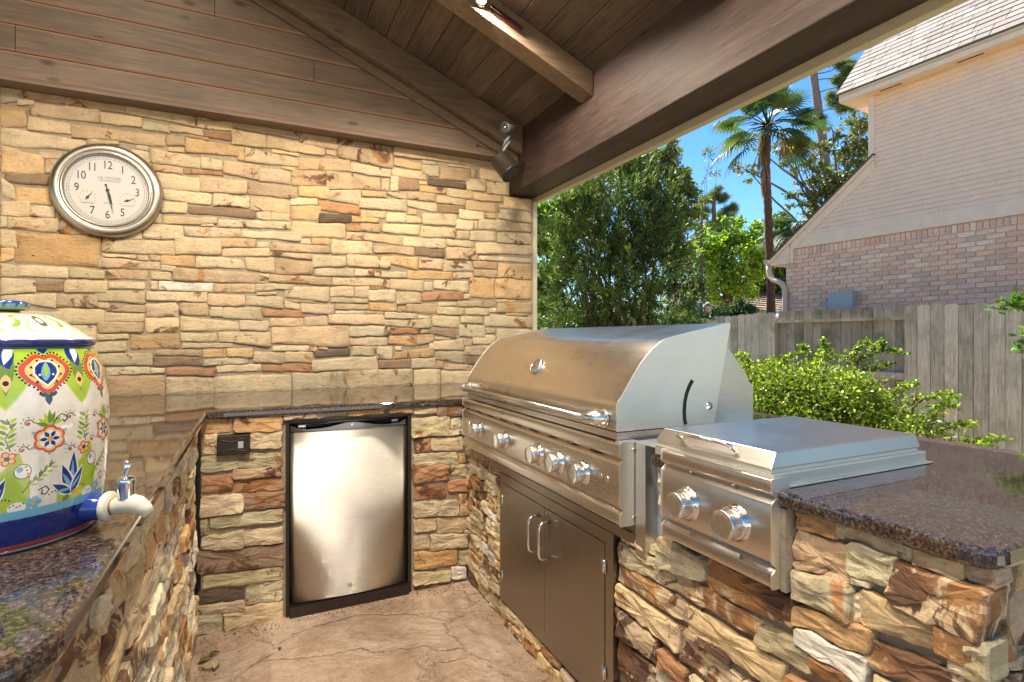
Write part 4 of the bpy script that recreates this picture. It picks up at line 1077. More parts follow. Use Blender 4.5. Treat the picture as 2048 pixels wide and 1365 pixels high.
# ---------------------------------------------------------------- wall clock
CX,CZ,CYY=-.682,1.966,3.36
ck=thing('wall_clock',(CX,3.385,CZ),'round wall clock with wide pewter frame and small weather dials','clock')
g=G(); g.lathe([(.22,-.03),(.236,-.022),(.238,-.005),(.234,.010),(.222,.022),(.206,.027),(.196,.022),(.192,.018),(.189,.026),(.184,.029),(.179,.026),(.176,.016),(.175,.004)],(CX,CYY,CZ),(0,-1,0),96,cap=False); g.make('frame',M['pewter'],ck)
g=G(); g.lathe([(.2,-.028),(0,-.028)],(CX,CYY,CZ),(0,-1,0),48,cap=False); g.make('case_back',M['black'],ck)
g=G(); g.lathe([(.177,.004),(.10,.0041),(0,.0042)],(CX,CYY,CZ),(0,-1,0),64,cap=False); dial=g.make('dial',M['dial'],ck)
g=G(); g.lathe([(.1755,.016),(.1,.0165),(0,.0166)],(CX,CYY,CZ),(0,-1,0),48,cap=False); g.make('glass',M['glass'],ck)
fy=CYY-.0052
def cpt(r,a): return (CX+r*math.sin(a),fy,CZ+r*math.cos(a))
for n in (12,1,2,3,5,6,7,9,10,11):
    a=n*PI/6; r=.126
    label_text(str(n),cpt(r,a),.054,(PI/2,0,0),M['ink'],dial,'numeral',.0003,xs=.80,ys=1.08)
g=G()
for r in (.157,.167): g.tube([cpt(r,2*PI*k/96) for k in range(97)],.0006,4,cap=False)
for k in range(60): g.tube([cpt(.157,2*PI*k/60),cpt(.167,2*PI*k/60)],.0006,4,cap=False)
g.make('minute_track',M['inklight'],dial)
label_text('LA CROSSE',(CX+.008,fy,CZ+.062),.017,(PI/2,0,0),M['inklight'],dial,xs=1.15)
label_text('TECHNOLOGY',(CX+.008,fy,CZ+.047),.013,(PI/2,0,0),M['inklight'],dial,xs=1.0)
label_text('QUARTZ',(CX,fy,CZ-.065),.009,(PI/2,0,0),M['inklight'],dial)
for sx_,w,ang in ((-.082,'THERMOMETER',35),(.082,'HYGROMETER',70)):
    c=(CX+sx_,fy,CZ-.045); g=G()
    for k in range(9):
        a=R_(-120+30*k); p=Vector((c[0]+.034*math.sin(a),fy,c[2]+.034*math.cos(a))); g.box((p.x-.002,fy-.0003,p.z-.002),(p.x+.002,fy,p.z+.002))
    g.make('small_scale',M['inklight'],dial); label_text(w,(c[0],fy,c[2]-.027),.0075,(PI/2,0,0),M['inklight'],dial)
    a=R_(ang); g=G(); q=lambda r,s: (c[0]+r*math.sin(a)+s*math.cos(a),c[2]+r*math.cos(a)-s*math.sin(a))
    g.prism([q(-.016,-.002),q(-.012,0.002),q(.006,.003),q(.032,.0004),q(.032,-.0004),q(.006,-.003)][::-1],(0,fy-.001,0),(1,0,0),(0,0,1),(0,-1,0),0,.001); g.lathe([(.006,0),(.006,.003)],(c[0],fy-.001,c[2]),(0,-1,0),12); g.make('small_hand',M['ink'],dial)
for nm,a,Lh,w in (('hour_hand',R_(164),.082,.0048),('minute_hand',R_(168.5),.122,.0038)):
    g=G(); q=lambda r,s: (CX+r*math.sin(a)+s*math.cos(a),CZ+r*math.cos(a)-s*math.sin(a)); y=fy-(.002 if nm[0]=='h' else .004)
    g.prism([q(-.03,-w),q(-.03,w),q(-.012,w*.4),q(.03,w*1.2),q(Lh*.6,w*.6),q(Lh,0),q(Lh*.6,-w*.6),q(.03,-w*1.2),q(-.012,-w*.4)][::-1],(0,y,0),(1,0,0),(0,0,1),(0,-1,0),0,.0012); g.lathe([(.008,0),(.006,.003)],(CX,y,CZ),(0,-1,0),14); g.make(nm,M['ink'],ck)
# ---------------------------------------------------------------- speaker and security camera in the corner
Rt=Vector((CY,-SY,0)); Fw=Vector((SY,CY,0)); Up=Vector((0,0,1))
def at(u,v,d): return Vector((0,0,CAM_H))+Fw*d+Rt*((u-1024)/FPX*d)-Up*((v-676)/FPX*d)
sc_=at(1010,332,3.22); ax=(Rt*.55-Up*.78-Fw*.30).normalized()
sp=thing('speaker',sc_,'dark bronze cylinder speaker hanging in the roof corner','speaker')
g=G(); g.lathe([(.052,-.066),(.060,-.060),(.062,-.05),(.062,.062),(.064,.064),(.064,.072),(.060,.074),(.056,.070)],sc_,ax,40); g.make('housing',M['bronze'],sp)
g=G(); g.lathe([(.056,.0705),(.02,.067),(0,.0665)],sc_,ax,32,cap=False); g.make('grille',M['blackrub'],sp)
g=G(); b0=at(1013,262,3.22); g.tube([sc_-ax*.06,at(1008,300,3.22),at(1017,287,3.23),at(1019,272,3.24)],[.009,.010,.009,.008],10); g.make('bracket',M['grey2'],sp)
wire=G(); p0=at(955,292,3.36); pts=[p0,at(963,293,3.34),at(972,296,3.33),at(980,299,3.31),at(986,306,3.29),at(995,310,3.25)]; wire.tube(pts,.0035,6); wire.tube([at(955,292,3.40),at(955,292,3.36)],.012,8); wr=wire.make('speaker_wire',M['black']); top(wr,'short black wire looping from the gable board to the speaker','wire')
sc2=thing('security_camera',b0,'small bullet security camera above the cylinder speaker','camera')
ax2=(-Fw*.86-Rt*.48-Up*.15).normalized(); c0=at(1014,257,3.20)
g=G(); g.lathe([(.024,-.065),(.029,-.06),(.030,.0),(.030,.030),(.026,.032)],c0,ax2,28,cap=False); g.make('housing',M['grey2'],sc2)
g=G(); g.lathe([(.0265,.029),(0,.030)],c0,ax2,24,cap=False); g.make('face',M['black'],sc2)
g=G(); t1=ax2.cross(Up).normalized(); t2=t1.cross(ax2)
for k in range(10): a=2*PI*k/10; g.lathe([(.0028,.0302),(.0,.0325)],c0+t1*.018*math.cos(a)+t2*.018*math.sin(a),ax2,6,cap=False)
g.lathe([(.009,.0302),(.007,.034),(0,.035)],c0,ax2,16,cap=False); g.make('infrared_ring',M['chrome'],sc2)
g=G(); g.tube([c0-ax2*.03-Up*.02,at(1018,275,3.22),at(1011,284,3.22),at(1006,298,3.24)],.010,8); g.make('mount',M['grey2'],sc2)
# ---------------------------------------------------------------- painted ceramic dispenser
def paint_unit():
    W,H=448,1400; hw=.0468; z0,z1=.914,1.206
    X,Z=np.meshgrid((np.arange(W)+.5)/W*2*hw-hw,z0+(np.arange(H)+.5)/H*(z1-z0)); img=np.zeros((H,W,3)); 
    cream=(.72,.67,.60); img[:]=cream
    def wrap(cx): return (X-cx+hw)%(2*hw)-hw
    def put(mask,c,a=1): img[mask]=img[mask]*(1-a)+np.array(c)*a
    def ell(cx,cz,rx,rz,rot=0):
        x=wrap(cx);z=Z-cz;c,s=math.cos(rot),math.sin(rot); return ((x*c+z*s)/rx)**2+((-x*s+z*c)/rz)**2<1
    def petal(x0,z0_,x1,z1_,w):
        """pointed leaf from (x0,z0) to (x1,z1)"""
        dx,dz=x1-x0,z1_-z0_; Ln=math.hypot(dx,dz); x=wrap(x0);z=Z-z0_; u=(x*dx+z*dz)/Ln**2; v=np.abs(-x*dz+z*dx)/Ln
        return (u>0)&(u<1)&(v<w*np.sin(PI*np.clip(u,0,1)**.8))
    def pol(P,cx,cz,sc):
        x=wrap(cx)/sc;z=(Z-cz)/sc; r=np.zeros(X.shape,bool);n=len(P)
        for i in range(n):
            xa,ya=P[i];xb,yb=P[i-1]
            with np.errstate(divide='ignore',invalid='ignore'): r^=((ya>z)!=(yb>z))&(x<(xb-xa)*(z-ya)/(yb-ya+1e-12)+xa)
        return r
    def curve(pts,w,c):
        for i in range(len(pts)-1):
            (xa,za),(xb,zb)=pts[i],pts[i+1]; dx,dz=xb-xa,zb-za; x=wrap(xa);z=Z-za; L2=dx*dx+dz*dz+1e-12; u=np.clip((x*dx+z*dz)/L2,0,1)
            put(np.hypot(x-u*dx,z-u*dz)<w,c)
    LG=(.36,.50,.045); DG=(.16,.24,.03); OR=(.72,.36,.06); YE=(.78,.50,.16); RD=(.58,.075,.05); NV=(.015,.035,.20); LB=(.16,.42,.58); BK=(.02,.02,.02); WH=(.80,.78,.74)
    # green pendants between the hearts, wavy lower edge pointed at the half period
    xx=np.abs(wrap(hw)); edge=np.where(xx<.024,1.115+.034*(xx/.024)**1.15,1.149+.012*(xx-.024)/.023)
    put(Z>edge,LG); put((Z>edge)&(Z<edge+.0035),(.5,.62,.2))
    put(petal(hw,1.205,hw,1.135,.010),DG); put(petal(hw,1.165,hw,1.140,.006),YE); put(ell(hw,1.153,.0035,.0035),BK)
    put(petal(hw-.006,1.207,hw+.004,1.172,.012),NV); put(petal(hw+.006,1.207,hw-.002,1.178,.006),WH)
    # heart
    P=[(0,-175),(60,-225),(140,-215),(200,-150),(270,-95),(285,-10),(240,60),(190,120),(110,170),(60,240),(0,265)]
    full=[(x,-y) for x,y in P]+[(-x,-y) for x,y in P[::-1][1:-1]]
    sm=[]
    for i in range(len(full)):
        a,b=full[i],full[(i+1)%len(full)]; sm+=[(a[0]*.75+b[0]*.25,a[1]*.75+b[1]*.25),(a[0]*.25+b[0]*.75,a[1]*.25+b[1]*.75)]
    s=.000119; cz=1.166
    for i in range(0,len(sm)):
        a=sm[i]; put(ell(a[0]*s*1.07,cz+a[1]*s*1.07,.0015,.0015),BK)
    put(pol(sm,0,cz,s),RD); put(pol(sm,0,cz,s*.80),BK); put(pol(sm,0,cz,s*.785),YE)
    for sx in (-1,1):
        for (x,z) in ((.010,.017),(.018,.008),(.019,-.003),(.012,-.013)):
            put(ell(sx*x,cz+z,.0017,.0017),BK); curve([(sx*x,cz+z),(sx*(x-.004),cz+z-.004)],.0005,BK)
    D=[(0,120),(70,105),(120,50),(125,-20),(80,-95),(0,-170),(-80,-95),(-125,-20),(-120,50),(-70,105)]
    put(pol(D,0,cz+.002,s*1.12),WH); put(pol(D,0,cz+.002,s*.95),NV); put(petal(-.002,cz-.012,.001,cz+.017,.0058),LB); put(petal(-.001,cz-.006,.001,cz+.014,.0028),LG)
    for sx in (-1,1): put(ell(sx*.0085,cz-.003,.0016,.0016),WH)
    put(petal(0,cz-.031,0,cz-.047,.0045),(.03,.10,.12)); put(petal(0,cz-.033,.012,cz-.030,.003),(.03,.10,.12)); put(petal(0,cz-.033,-.012,cz-.030,.003),(.03,.10,.12))
    put(petal(0,1.207,0,1.192,.008),NV)
    # flower with sprout
    fz=1.071
    for k,(a,r) in enumerate(((.9,.014),(-.9,.014),(.4,.018),(-.4,.018),(0,.02),(1.3,.012),(-1.3,.012))): put(petal(0,fz+.018+.002*(k%3),.018*math.sin(a),fz+.018+r*math.cos(a)+.004,.0028),LG if k%2 else DG)
    curve([(.004,fz+.022),(.009,fz+.030),(.015,fz+.034),(.021,fz+.031),(.022,fz+.025),(.018,fz+.022),(.016,fz+.026)],.0007,BK)
    for a in range(6): put(ell(.022*math.cos(a*PI/3+.5),fz+.021*math.sin(a*PI/3+.5),.0022,.0022),LB)
    for c,r in ((RD,1.0),(YE,.82),(WH,.66)):
        for a in range(6): put(ell(.0115*r*math.cos(a*PI/3+PI/6),fz+.0115*r*math.sin(a*PI/3+PI/6),.0088*r,.0088*r),c)
        put(ell(0,fz,.013*r,.013*r),c)
    for a in range(6): put(petal(.003*math.cos(a*PI/3),fz+.003*math.sin(a*PI/3),.0125*math.cos(a*PI/3),fz+.0125*math.sin(a*PI/3),.0026),NV)
    put(ell(0,fz,.0034,.0034),OR)
    # rising paisley: yellow border, green field, navy palmette
    ph=.020
    xc=wrap(ph+.010); top_=.984+.074*np.clip((xc+.034)/.064,0,1)**1.25-.06*np.clip((xc-.030)/.016,0,1)+.003*np.sin(xc*330)
    put((Z<top_+.0035)&(Z>.97),(.78,.50,.18)); put((Z<top_)&(Z>.97),LG)
    left=wrap(ph-.026); put((Z<1.035-.9*np.abs(left+.004))&(Z>.97)&(np.abs(left)<.016),cream)
    for k in range(14):
        a=k/13; put(ell(ph+.010-.030+.050*a,.9905+.004*math.sin(a*9),.0011,.0011),BK)
    for tx,tz,w in ((.012,1.047,.0068),(-.004,1.030,.0066),(-.016,1.004,.0052),(.026,1.022,.005)):
        put(petal(ph+.010,.983,ph+tx,tz+.003,w+.0022),WH); put(petal(ph+.010,.985,ph+tx,tz,w),NV); put(petal(ph+.010,.992,ph+tx*.9,tz-.012,w*.42),LB)
    put(petal(ph+.010,.983,ph+.024,.990,.004),OR); put(petal(ph+.006,.984,ph-.002,.974,.004),DG)
    # curls, dots, sprigs
    curve([(-.030,1.000),(-.022,1.012),(-.012,1.018),(-.004,1.030),(.006,1.036)],.0006,BK)
    for k in range(5): put(petal(-.024+.006*k,1.009+.005*k,-.021+.006*k,1.017+.006*k,.0019),DG); put(petal(-.022+.006*k,1.010+.005*k,-.012+.006*k,1.009+.005*k,.0017),LG)
    put(ell(-.030,1.030,.0095,.0105),BK); put(ell(-.030,1.030,.0085,.0095),WH); put(ell(-.033,1.033,.0035,.004),LB)
    for k in range(4): put(ell(-.0265+.001*k,1.036-.005*k,.0013,.0013),RD)
    curve([(-.012,1.000),(-.004,1.004),(.000,.998),(-.004,.992),(-.009,.994),(-.008,.999)],.0008,BK)
    for a in range(5): put(ell(-.018+.0058*math.cos(a*1.257),.984+.0058*math.sin(a*1.257),.0036,.0036),LB); 
    put(ell(-.018,.984,.0028,.0028),OR)
    put(ell(-.036,.980,.010,.008),WH)
    for k in range(5): put(ell(-.043+.0035*k,.983+.002*math.sin(k*2),.0012,.0012),RD)
    for sx in (-1,1):
        curve([(hw*sx+.004,1.060),(hw*sx-.001,1.078),(hw*sx+.006,1.092),(hw*sx+.001,1.104)],.0006,BK)
    for k in range(6):
        put(petal(hw-.002+.001*k,1.062+.007*k,hw-.012+.001*k,1.070+.007*k,.0022),DG if k%2 else LG); put(petal(hw-.001+.001*k,1.064+.007*k,hw+.011,1.071+.007*k,.0022),LG if k%2 else DG)
    for a in range(5): put(ell(hw+.001+.0062*math.cos(a*1.257+.6),1.050+.0062*math.sin(a*1.257+.6),.0042,.0042),RD)
    for a in range(5): put(ell(hw+.001+.0056*math.cos(a*1.257+.6),1.050+.0056*math.sin(a*1.257+.6),.0028,.0028),YE)
    put(ell(hw+.001,1.050,.003,.003),NV)
    for (cx_,cz_) in ((-.024,1.096),(.026,1.100),(-.030,1.060),(.027,1.052)):
        curve([(cx_+.006*math.cos(q*.7)*(1-q/11),cz_+.006*math.sin(q*.7)*(1-q/11)) for q in range(9)],.0006,BK)
        for q in range(6): put(ell(cx_+.008*math.cos(q*.75),cz_+.008*math.sin(q*.75),.0008,.0008),BK)
        put(ell(cx_,cz_,.002,.002),RD)
    # bands
    put(Z<.976,LB); put(Z<.964,NV); sp_=np.sin(X*2*PI/hw*3)*.002
    put((Z<.9625+sp_)&(Z>.955),(.010,.025,.16)); put(Z<.927,(.62,.10,.09)); put(Z<.9195,WH); put((Z>1.200),(.10,.30,.32))
    im=bpy.data.images.new('dispenser_glaze',W,H); px=np.ones((H,W,4),np.float32); c=np.clip(img,0,1); px[...,:3]=np.where(c<=.0031308,c*12.92,1.055*c**(1/2.4)-.055)
    im.pixels.foreach_set(px.ravel()); im.update(); im.pack(); return im
m,t_,p_=NT('painted_glaze'); ti=nd(t_,'TexImage'); ti.image=paint_unit(); ti.extension='REPEAT'; L(t_,mixc(t_,1,ti.outputs[0],ramp(t_,tnoise(t_,coords(t_),45,6,.7),[(.3,.82),(.65,1.03)]),'MULTIPLY'),p_.inputs['Base Color'])
p_.inputs['Roughness'].default_value=.12; p_.inputs['Coat Weight'].default_value=.6; p_.inputs['Coat Roughness'].default_value=.05; bump(t_,p_,tnoise(t_,coords(t_),35,3),.06,.003)
M['glaze']=m
M['ceram']=m_tint('glazed_ceramic',.10,30,.96,1.03,.05,.002,.6); M['cream']=simple('cream_ceramic',(.66,.60,.48),.12,coat=.4); M['navy']=simple('navy_glaze',(.02,.045,.26),.08,coat=.5)
JX,JY=-.357,1.087
jar=thing('beverage_dispenser',(JX,JY,.914),'big round ceramic drink dispenser painted with flowers and hearts, on the left counter','dispenser')
prof=[(.112,.9145),(.119,.916),(.122,.922),(.127,.940),(.131,.960),(.1335,.985),(.1355,1.02),(.1368,1.06),(.1368,1.09),(.1350,1.12),(.1318,1.145),(.1268,1.17),(.1205,1.19),(.1135,1.203)]
def lathe_uv(name,prof,c,mat,par,seg=108,rep=9,th0=R_(-49),vf=None,colf=None):
    V=[];F=[];n=len(prof)
    for r,z in prof:
        for k in range(seg+1):
            a=th0+2*PI*k/seg; V.append((c[0]+r*math.cos(a),c[1]+r*math.sin(a),z))
    w=seg+1
    for i in range(n-1):
        for k in range(seg): F.append((i*w+k,i*w+k+1,(i+1)*w+k+1,(i+1)*w+k))
    tint=None
    if colf: tint=[(*colf(prof[i][0],prof[i][1],th0+2*PI*k/seg),1) for i in range(n) for k in range(w)]
    o=mesh(name,V,F,mat,par,smooth=True,tint=tint)
    uv=o.data.uv_layers.new(name='UVMap'); d=[]
    for i in range(n-1):
        for k in range(seg):
            for (ii,kk) in ((i,k),(i,k+1),(i+1,k+1),(i+1,k)): d+=[kk/seg*rep+.5,(prof[ii][1]-.914)/.292]
    uv.data.foreach_set('uv',d); return o
def dens(prof,m_=4):
    out=[]
    for i in range(len(prof)-1):
        for j in range(m_): t=j/m_; out.append((prof[i][0]*(1-t)+prof[i+1][0]*t,prof[i][1]*(1-t)+prof[i+1][1]*t))
    return out+[prof[-1]]
body=lathe_uv('body',dens(prof,3),(JX,JY),M['glaze'],jar)
def lidcol(r,z,a):
    if r>.1135 and z<1.2135: return (.02,.03,.16)
    if r>.109: return (.62,.58,.52)
    if r<.052: return (.70,.36,.07)
    if r<.056: return (.55,.07,.05)
    u=(a*9/2/PI)%1; w=(a*18/2/PI)%1
    if abs(u-.5-.05*math.sin(r*250))<.07 and .062<r<.092: return (.22,.30,.05)
    if abs(w-.5-.12*math.sin(r*190))<.035 and r<.10: return (.42,.52,.09)
    if abs(math.hypot((u-.05+.5)%1-.5,(r-.078)*9)-.09)<.03: return (.08,.09,.04)
    return (.58,.53,.46)
lp=[(.105,1.2035),(.1165,1.2040),(.1185,1.2075),(.1180,1.2125),(.1140,1.2155),(.108,1.2185)]+[(.108-.062*t,1.2185+.0345*math.sin(t*PI/2)) for t in np.linspace(.03,1,30)]+[(.034,1.2545)]
ld_=lathe_uv('lid',lp,(JX,JY),M['ceram'],jar,seg=360,colf=lidcol)
g=G(); g.lathe([(.030,1.252),(.024,1.256),(.024,1.258)],(JX,JY,0),(0,0,1),40,cap=False); g.make('knob_neck',M['black'],ld_)
lathe_uv('knob',[(.023,1.2575),(.033,1.260),(.036,1.266),(.0355,1.2695),(.032,1.2725),(.02,1.274),(0.0005,1.2745)],(JX,JY),M['ceram'],ld_,seg=72,colf=lambda r,z,a:(.02,.04,.2) if z>1.269 else ((.02,.03,.05) if abs(((a*14/2/PI)%1)-.5)<.09 and .262<z-1<.268 else (.13,.40,.55)))
sd_=Vector((math.cos(R_(-19)),math.sin(R_(-19)),0)); s0=Vector((JX,JY,.951))+sd_*.122
g=G(); g.lathe([(.023,-.006),(.0225,.006),(.0205,.012),(.0195,.030),(.019,.031)],s0,sd_,28,cap=False); spt=g.make('tap_collar',M['navy'],jar)
g=G(); g.lathe([(.0225,.030),(.0232,.032),(.0232,.037),(.0215,.039),(.013,.040)],s0,sd_,28,cap=False)
pts=[s0+sd_*x+Up*z for x,z in ((.034,-.001),(.042,.000),(.054,.003),(.066,.004),(.078,.001),(.088,-.006),(.094,-.014))]
g.tube(pts,[.0110,.0118,.0145,.0155,.0145,.0115,.0090],20,flat=.8); spo=g.make('spout',M['cream'],jar)
cc=s0+sd_*.060+Up*.016
g=G(); g.lathe([(.0115,-.003),(.0118,.020),(.0125,.024),(.0118,.029),(.008,.0305),(0,.0305)],cc,(0,0,1),24,cap=False)
g.tube([cc+Up*.029,cc+Up*.036-sd_*.001,cc+Up*.046+sd_*.002,cc+Up*.056+sd_*.001],[.003,.0035,.0055,.003],10,flat=.5); g.make('tap_lever',M['mirror'],spo)
# ---------------------------------------------------------------- fallen leaves on the floor
def dry_leaf(x,y,rot,L_,w,col,curl,label):
    V=[];F=[];n=8;c,s=math.cos(rot),math.sin(rot)
    for i in range(n+1):
        u=i/n; ww=w*math.sin(PI*u**.8)*.5+.0006; zz=.004+curl*math.sin(PI*u)+.3*curl*u
        for k in (-1,0,1):
            a,b=(u-.5)*L_,k*ww; V.append((x+a*c-b*s,y+a*s+b*c,zz+abs(k)*curl*.9))
    for i in range(n):
        for k in (0,1): F.append((i*3+k,i*3+k+1,(i+1)*3+k+1,(i+1)*3+k))
    o=mesh('dry_leaf',V,F,M['drybr'],smooth=True,tint=(*col,1)); top(o,label,'leaf','dry leaves on the floor')
def onfloor(u,v):
    k=(u-1024)/FPX; t=CAM_H*FPX/(v-676); return (SY+CY*k)*t,(CY-SY*k)*t
for u,v,r,Ln,w,c,cu,lb in ((411,1325,.5,.05,.022,(.13,.12,.04),.008,'dull green curled leaf on the floor by the left base wall'),(432,1337,1.4,.055,.026,(.42,.33,.20),.012,'pale cream curled leaf, largest of the litter on the floor'),(408,1342,2.6,.045,.012,(.33,.22,.10),.006,'narrow tan leaf lying nearest the left base wall'),(428,1312,.2,.035,.015,(.07,.06,.03),.006,'small dark leaf behind the pale curled leaf'),(560,1300,.9,.02,.01,(.12,.08,.05),.003,'tiny brown leaf alone on the open floor')):
    x,y=onfloor(u,v); dry_leaf(x,y,r,Ln,w,c,cu,lb)
# grit along the foot of the walls
V=[];F=[];T_=[]
def grit(x,y,s):
    b=len(V); h=s*.6
    for k in range(4): a=k*PI/2+random.random(); V.append((x+s*math.cos(a)*random.uniform(.6,1.2),y+s*math.sin(a)*random.uniform(.6,1.2),.0005))
    V.append((x,y,h)); F.extend([(b,b+1,b+4),(b+1,b+2,b+4),(b+2,b+3,b+4),(b+3,b,b+4)]); c=random.choice(((.10,.07,.05),(.2,.15,.1),(.06,.045,.035),(.28,.17,.1))); T_.extend([(*c,1)]*5)
for i in range(650):
    q=random.random()
    if q<.45: grit(random.uniform(-.20,.95),2.52-abs(random.gauss(0,.05)),random.uniform(.002,.006))
    elif q<.8: grit(-.20+abs(random.gauss(0,.05)),random.uniform(.7,2.5),random.uniform(.002,.007))
    else: grit(.94-abs(random.gauss(0,.04)),random.uniform(.6,2.5),random.uniform(.002,.005))
o=mesh('litter',V,F,M['drybr'],tint=np.array(T_)); top(o,'fine grit and leaf crumbs swept along the foot of the base walls','litter',kind='stuff')
# ---------------------------------------------------------------- board fence
FX=7.33
fn=thing('board_fence',(FX,4,-.2),'weathered grey board fence with dog eared boards, one bay showing its rails','fence')
def fboard(y0,y1,zt,x,name='board',zb=-.18,mt='fence'):
    c=.028; P=[(y0,zb),(y1,zb),(y1,zt-c),(y1-c*.8,zt),(y0+c*.8,zt),(y0,zt-c)]
    g=G(); g.prism(P,(x,0,0),(0,1,0),(0,0,1),(1,0,0),0,.016); return g.make(name,M[mt],fn)
W_=.142; y=5.79
for i in range(26): fboard(y+i*W_+.004,y+(i+1)*W_-.003,1.612-.004*i+random.uniform(-.008,.008),FX-.075)
for i in range(13): fboard(y-(i+1)*W_+.0035,y-i*W_-.003,1.625+random.uniform(-.007,.007),FX+.002,mt='fence_damp')
y2=y-13*W_
for i in range(46): fboard(y2-(i+1)*W_+.0035,y2-i*W_-.003,1.622+random.uniform(-.010,.010)-(.006*i if i<9 else .05),FX-.075+random.uniform(-.002,.002))
for zc_,th in ((1.462,.040),(.735,.085)):
    bx('rail',(FX-.050,y2,zc_-th/2),(FX+.001,y-.002,zc_+th/2),M['fence'],fn)
    bx('rail',(FX-.058,y+.002,zc_-th/2),(FX-.012,9.5,zc_+th/2),M['fence'],fn); bx('rail',(FX-.058,-2.5,zc_-th/2),(FX-.012,y2-.002,zc_+th/2),M['fence'],fn)
for py in (y+.07,y2-.06,.9,-1.5): bx('post',(FX-.0115,py-.045,-.2),(FX-.0115+.09,py+.045,1.52),M['fence'],fn)
# ---------------------------------------------------------------- neighbouring house
P0=Vector((8.24,6.23,0)); DH=Vector((.0673,-.9977,0)); NH=Vector((-.9977,-.0673,0))
def H(s,n,z): return P0+DH*s+NH*n+Vector((0,0,z))
hs=thing('neighbour_house',(8.4,4,-.2),'two storey house with pink brick below and beige lap siding above','house')
def hbox(name,s0,s1,n0,n1,z0,z1,mat,tint=None,par=None):
    V=[H(s,n,z) for s,n,z in ((s0,n0,z0),(s1,n0,z0),(s1,n1,z0),(s0,n1,z0),(s0,n0,z1),(s1,n0,z1),(s1,n1,z1),(s0,n1,z1))]
    return mesh(name,V,[(3,2,1,0),(4,5,6,7),(0,1,5,4),(1,2,6,5),(2,3,7,6),(3,0,4,7)],mat,par or hs,tint=tint)
hbox('brick_backing',-.12,9.5,-.25,-.012,-.2,2.72,M['joint'])
BC=[(.80,.51,.40),(.86,.58,.42),(.77,.46,.33),(.84,.56,.40),(.73,.46,.33),(.88,.65,.48),(.64,.46,.35),(.80,.53,.38),(.84,.53,.35)]
def brick_mesh(w,h,tint):
    V=[(x,y_,z) for x in (0,w) for y_ in (-.05,0) for z in (0,h)]
    c=.004
    V=[(0,.05,0),(w,.05,0),(w,.05,h),(0,.05,h),(0,.003,0),(w,.003,0),(w,.003,h),(0,.003,h),(c,0,c),(w-c,0,c),(w-c,0,h-c),(c,0,h-c)]
    F=[(0,1,5,4),(1,2,6,5),(2,3,7,6),(3,0,4,7),(4,5,9,8),(5,6,10,9),(6,7,11,10),(7,4,8,11),(8,9,10,11)]
    me=bpy.data.meshes.new('brick'); me.from_pydata(V,[],F); me.materials.append(M['brick']); set_tint(me,[(*tint,1)]*len(V)); return me
rotz=math.atan2(DH.y,DH.x)
BM=[brick_mesh(.193,.058,c) for c in BC]; SM=[brick_mesh(.058,.100,c) for c in BC]; HM=[brick_mesh(.092,.058,c) for c in BC]
nb=0; rest=G(); rt=[]
def put_brick(me,s,z,name='brick',bump_=0):
    o=bpy.data.objects.new(name,me); COL.objects.link(o); o.parent=hs; o.location=H(s,bump_,z)-ORG[hs.name]; o.rotation_euler=(0,0,rotz)
    return o
cells=[]
for r in range(42):
    z=2.608-.0677*(r+1)
    if z<-.2: break
    off=(-.12 if r%2==0 else -.12-.1015)
    for k in range(48):
        s=off+k*.203
        half=s<-.121
        if half: s=-.12
        w='h' if half else 'b'
        if s>9: break
        cells.append((s,z,w))
vis=[c for c in cells if c[1]>1.50 and c[0]<3.05][:240]; visS=set(vis)
for s,z,w in cells:
    j=random.uniform(-.003,.003); i=random.choice((0,0,1,1,2,3,3,4,5,6,7,7,8))
    if (s,z,w) in visS: put_brick((BM if w=='b' else HM)[i],s,z,bump_=j)
    else:
        W2=.193 if w=='b' else .092
        V=[H(s,-.05,z),H(s+W2,-.05,z),H(s+W2,-.05,z+.058),H(s,-.05,z+.058),H(s,0,z),H(s+W2,0,z),H(s+W2,0,z+.058),H(s,0,z+.058)]
        rest.add(V,[(4,5,6,7),(0,1,5,4),(1,2,6,5),(2,3,7,6),(3,0,4,7)]); rt+=[(*BC[i],1)]*8
o=mesh('brickwork',rest.V,rest.F,M['brick'],hs,tint=np.array(rt)); o['kind']='stuff'
for k in range(48): put_brick(SM[random.randrange(9)],.02+k*.0677,2.612,'rowlock_brick',random.uniform(-.002,.002))
hbox('rowlock_course',3.28,9.3,-.05,0,2.612,2.712,M['joint'])
# siding above, clipped by the lower rake
zr=lambda s: 2.569+.79*(s+.425); sr=lambda z:(z-2.569)/.79-.425
hbox('frieze_board',-.02,9.5,-.02,.020,2.7255,2.925,M['trimb'])
hbox('wall_core',1.35,9.5,-3.5,-.02,2.72,4.86,M['trimb'])
g=G(); g.prism([(0.1,2.72),(1.36,2.72),(1.36,3.85)],(P0.x,P0.y,0),DH,(0,0,1),NH,-.10,-.021); g.make('gable_core',M['trimb'],hs)
ex=.0694; nbd=int((4.82-2.925)/ex)
for i in range(nbd+1):
    z0=2.925+i*ex; z1=min(z0+ex,4.835); s0=max(sr(z1)+.10,-.3) if z1<3.95 else 1.30; s0b=max(sr(z0)+.10,-.3) if z1<3.95 else 1.30
    sj=random.uniform(1.7,3.4)
    for a0,a1,b0 in ((s0b,s0,sj-.0015),(sj+.0015,sj+.0015,9.5)):
      if b0-a0<.2: continue
      hj=random.uniform(-.001,.001)
      V=[H(a0,-.02,z0),H(b0,-.02,z0),H(b0,-.02,z1),H(a1,-.02,z1),H(a0,.021+hj,z0+.002),H(b0,.021+hj,z0+.002),H(b0,.003,z1),H(a1,.003,z1)]
      mesh('siding_board',V,[(4,5,6,7),(0,1,5,4),(1,2,6,5),(2,3,7,6),(3,0,4,7)],M['siding'],hs)
